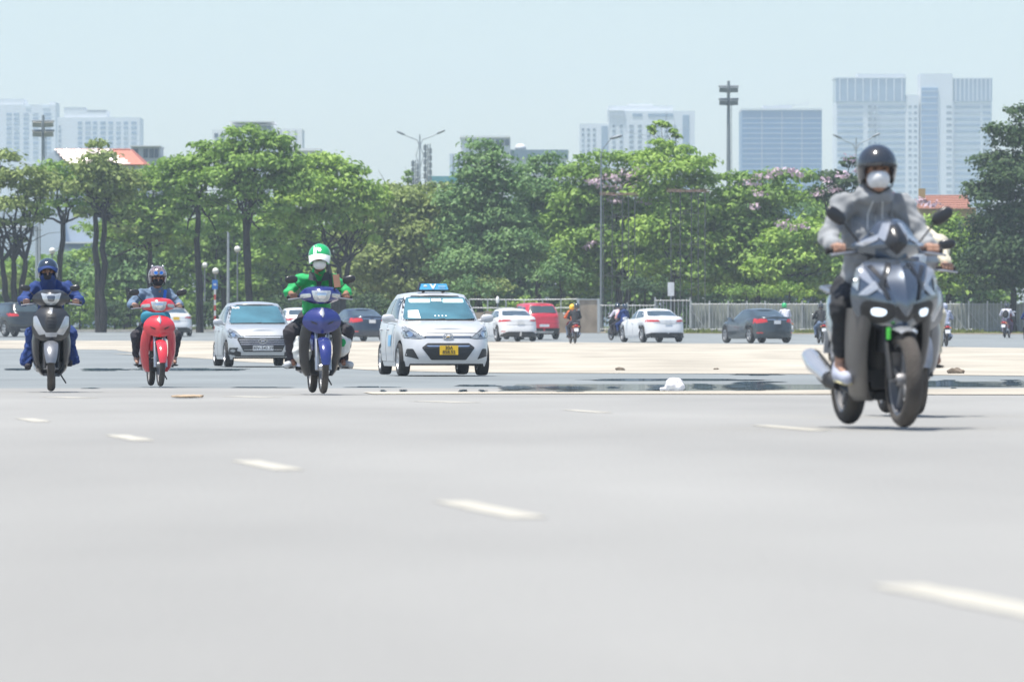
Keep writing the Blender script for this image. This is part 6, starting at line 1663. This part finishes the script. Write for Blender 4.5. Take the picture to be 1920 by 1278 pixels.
T('broad crape myrtle with pale pink blossom near the curved street lamp', [(1160, 520, 1160), (1175, 520, 1180)], 316, [(1130, 300, 70, 14), (1190, 300, 60, 16), (1090, 330, 50, 20), (1150, 340, 70, 24), (1100, 380, 60, 30), (1170, 400, 60, 30), (1070, 420, 50, 30), (1120, 460, 70, 34), (1060, 490, 50, 36), (1100, 520, 70, 34), (1190, 470, 60, 30)], 'mid', 11, extra=[(1115, 342, 14, 5), (1150, 335, 22, 6), (1185, 328, 24, 6), (1215, 322, 18, 5), (1165, 352, 16, 6), (1125, 350, 10, 4), (1190, 350, 18, 5), (1215, 378, 16, 6), (1150, 376, 14, 5), (1112, 458, 10, 4), (1120, 432, 8, 4), (1100, 465, 8, 4)])
T('lush rounded tree beneath the pale stepped tower', [(1262, 520, 1262)], 313, [(1235, 272, 26, 9), (1270, 285, 50, 16), (1225, 300, 40, 16), (1310, 310, 36, 20), (1260, 325, 70, 22), (1310, 350, 36, 24), (1240, 365, 60, 24), (1290, 400, 50, 30), (1240, 430, 60, 30), (1300, 460, 50, 30), (1250, 500, 70, 30), (1310, 520, 50, 30)], 'bright', 12)
T('arching sprig tree topping the middle trees', [(1262, 300, 1262)], 322, [(1222, 240, 6, 4), (1235, 232, 8, 3), (1250, 236, 7, 4), (1262, 246, 6, 4), (1268, 256, 5, 4), (1225, 250, 4, 5)], 'bright', 13, sub=1, rt=.05, dens=1.2)
T('pink-topped crape myrtle under the blue glass office', [(1420, 500, 1420)], 314, [(1380, 335, 40, 12), (1440, 335, 50, 16), (1490, 335, 40, 16), (1400, 370, 60, 24), (1460, 375, 60, 26), (1360, 400, 40, 30), (1420, 430, 70, 34), (1370, 470, 50, 34), (1440, 490, 70, 34), (1340, 500, 40, 34), (1390, 530, 70, 28), (1350, 440, 40, 30)], 'mid', 14, extra=[(1405, 345, 12, 5), (1430, 332, 12, 5), (1455, 325, 12, 5), (1475, 322, 10, 4), (1420, 366, 10, 4), (1410, 388, 8, 4), (1495, 328, 10, 5), (1462, 420, 9, 5), (1482, 426, 9, 4), (1500, 422, 9, 5), (1520, 426, 8, 4), (1465, 492, 7, 4)])
T('dark dusty tree with faded blossom beside the nearest rider helmet', [(1560, 420, 1562)], 318, [(1592, 310, 18, 14), (1560, 335, 40, 14), (1600, 345, 50, 18), (1545, 365, 40, 18), (1590, 375, 50, 18), (1650, 375, 40, 14)], 'dark', 15, extra=[(1575, 330, 10, 6), (1545, 340, 8, 5), (1560, 356, 8, 5), (1530, 365, 10, 4), (1590, 300, 7, 5), (1605, 322, 7, 5), (1640, 356, 10, 5), (1720, 380, 10, 4)])
T('rounded bright bush-like tree left of the nearest rider', [(1500, 520, 1500)], 308, [(1510, 430, 50, 18), (1470, 455, 50, 22), (1540, 450, 50, 22), (1500, 490, 70, 30), (1560, 500, 60, 34), (1450, 510, 50, 28), (1520, 540, 80, 22)], 'bright', 16, extra=[(1465, 424, 8, 5), (1485, 430, 7, 4), (1505, 426, 7, 4)])
T('mid green trees filling the space behind the nearest rider', [(1640, 500, 1640)], 320, [(1640, 420, 60, 30), (1600, 460, 60, 40), (1690, 470, 60, 40), (1640, 530, 80, 30), (1740, 520, 60, 34)], 'mid', 17)
T('bright round bush right of the nearest rider', [(1780, 520, 1780)], 306, [(1770, 420, 40, 18), (1750, 445, 50, 20), (1800, 450, 40, 24), (1770, 480, 60, 24), (1810, 500, 40, 26), (1760, 520, 60, 26), (1700, 500, 40, 30)], 'bright', 18, extra=[(1742, 384, 12, 4)])
T('tall dark dense tree at the right edge', [(1900, 520, 1900)], 300, [(1910, 215, 28, 20), (1880, 255, 34, 24), (1925, 270, 44, 34), (1865, 310, 40, 28), (1910, 340, 60, 36), (1860, 370, 50, 30), (1920, 410, 60, 36), (1860, 430, 50, 34), (1900, 480, 70, 36), (1850, 510, 50, 34), (1930, 530, 60, 34), (1970, 330, 50, 60), (1980, 450, 50, 60), (1820, 350, 14, 8)], 'dark', 19, dens=1.1, lsize=.26)
T('small round skyline tree left of the double street lamp', [(766, 350, 766)], 420, [(767, 326, 8, 9), (764, 340, 10, 8)], 'mid', 20, rt=.08, sub=1)
T('mid green tree filling the gap behind the twin-trunk tree', [(240, 520, 240)], 335, [(220, 430, 40, 24), (255, 400, 40, 24), (230, 480, 50, 30), (270, 520, 50, 30), (200, 530, 40, 26)], 'cool', 31)
T('green tree between the dark-trunked tree and the silver sedan', [(420, 540, 420)], 335, [(410, 400, 40, 28), (440, 440, 40, 30), (400, 470, 45, 30), (430, 510, 50, 30), (340, 500, 45, 34), (330, 440, 45, 30)], 'mid', 32)
T('leafy tree above and left of the rider in green', [(530, 540, 530)], 332, [(520, 430, 45, 28), (560, 460, 45, 30), (510, 490, 50, 34), (570, 520, 60, 30), (500, 540, 50, 24)], 'mid', 33)
T('pale leafy tree right of the rider in green', [(690, 560, 690)], 330, [(670, 450, 50, 30), (700, 480, 50, 34), (660, 520, 50, 34), (720, 540, 60, 30), (740, 560, 60, 20)], 'olive', 34)
T('yellowish low tree in the skyline gap', [(745, 380, 745)], 345, [(720, 358, 30, 10), (750, 362, 40, 14), (790, 362, 40, 14), (830, 360, 40, 16), (690, 365, 30, 14)], 'olive', 21)
# background mass, one tree after another
gb_ = np.random.default_rng(5)
for i, px in enumerate(range(-20, 1900, 82)):
    if px < 200: top = 500
    elif px < 560: top = 430
    else: top = 400 if px < 1660 else 462
    top += gb_.uniform(-14, 14); px += gb_.uniform(-15, 15)
    nm_ = ['grey-green', 'deep green', 'pale green', 'blue-green'][i % 4]; ord_ = 'first second third fourth fifth sixth seventh eighth ninth tenth eleventh twelfth thirteenth fourteenth fifteenth sixteenth seventeenth eighteenth nineteenth twentieth twenty-first twenty-second twenty-third twenty-fourth twenty-fifth'.split()[i]
    T('%s leafy tree, %s from the left in the rear row' % (nm_, ord_), [(px, 560, px)], 345 + gb_.uniform(0, 15), [(px + gb_.uniform(-20, 20), py, 62, 28) for py in np.arange(top, 612, 32)] + [(px + gb_.uniform(-45, 45), py, 45, 24) for py in np.arange(top + 20, 600, 48)], ['cool', 'mid', 'cool', 'mid'][i % 4], 60 + i, dens=.75, lsize=.36, group='rear row of trees', sub=3)
# shrubs in front of the trunks
SH = [(70, 560, 60, 34, 'mid', 'soft shrub behind the leftmost rider'), (150, 575, 40, 26, 'mid', 'low shrub beside the twin-trunk tree'), (215, 580, 40, 22, 'dark', 'dark clipped shrub left of the denim-shirted rider'), (330, 575, 40, 24, 'mid', 'shrub right of the denim-shirted rider'), (385, 585, 36, 18, 'dark', 'low dark shrub under the blue sign'),
      (690, 575, 60, 28, 'dark', 'dark shrub above the navy sedan'), (890, 545, 50, 30, 'cool', 'pale grey-green shrub right of the taxi roof'), (930, 540, 40, 22, 'olive', 'light shrub behind the far white sedan'), (985, 575, 40, 20, 'bright', 'bright shrub behind the red SUV'), (1062, 580, 24, 20, 'olive', 'shrub by the low brown wall'), (20, 540, 50, 30, 'olive', 'yellowish shrub at the left edge'),
      (1050, 520, 50, 40, 'cool', 'pale-leaved tall shrub left of the curved lamp'), (1210, 540, 60, 22, 'dark', 'dark undergrowth behind the mesh gate'), (540, 580, 60, 24, 'dark', 'dark shrub behind the silver sedan roof'), (1400, 550, 60, 16, 'mid', 'leafy shrub just above the bar fence'), (1480, 548, 50, 18, 'bright', 'bright shrub above the fence right of the charcoal sedan'), (470, 590, 50, 18, 'dark', 'dark low shrub behind the silver sedan')]
for i, (px, py, rx, rz_, lf, lb) in enumerate(SH):
    d = 311 if px < 1060 else 304
    tree(lb, [(px, py, px)], d, [(px - rx * .4, py, rx * .6, rz_ * .7), (px + rx * .4, py + 4, rx * .6, rz_ * .7), (px, py - rz_ * .3, rx * .6, rz_ * .7), (px, 606 if px < 1060 else 590, rx * .8, 14)], lf, 200 + i, lsize=.2, dens=.8, group='shrubs at the roadside', name='shrub', rt=.04, cat='shrub', sub=2)
# verge grass
V = []; g = np.random.default_rng(3); n = 9000
gx = g.uniform(-34, 34, n); gy = np.where(gx < 5, g.uniform(309.5, 316, n), g.uniform(297, 301.5, n)); hgt = g.uniform(.05, .28, n) * (.4 + .6 * (np.sin(gx * .9) > -.2)); gz = np.array([G(y) for y in gy])
w = g.uniform(.05, .12, n); a = g.uniform(0, 3.14, n)
P = np.stack([np.stack([gx - w * np.cos(a), gy - w * np.sin(a), gz], 1), np.stack([gx + w * np.cos(a), gy + w * np.sin(a), gz], 1), np.stack([gx + g.normal(size=n) * .05, gy, gz + hgt], 1)], 1).reshape(-1, 3)
o = from_np('grass', P, np.arange(3 * n).reshape(-1, 3), LF['grass'], None, smooth=False); tag(o, 'dry patchy grass along the verge and fence foot', 'grass', kind='stuff')
# ------------------------------------------------------------------ air
hm_ = bpy.data.materials.new('haze'); hm_.use_nodes = True; hn = hm_.node_tree.nodes; hl = hm_.node_tree.links
hn.remove(hn['Principled BSDF']); vp = hn.new('ShaderNodeVolumePrincipled'); vp.inputs['Color'].default_value = (.72, .85, .98, 1); vp.inputs['Density'].default_value = HAZE; vp.inputs['Anisotropy'].default_value = 0.0
hl.new(vp.outputs[0], hn['Material Output'].inputs['Volume'])
hz_ = MB().bx(-1510, 1510, -70, 3720, -3, 175).build('haze', hm_, None, smooth=False); tag(hz_, 'pale summer haze filling the air', kind='stuff')
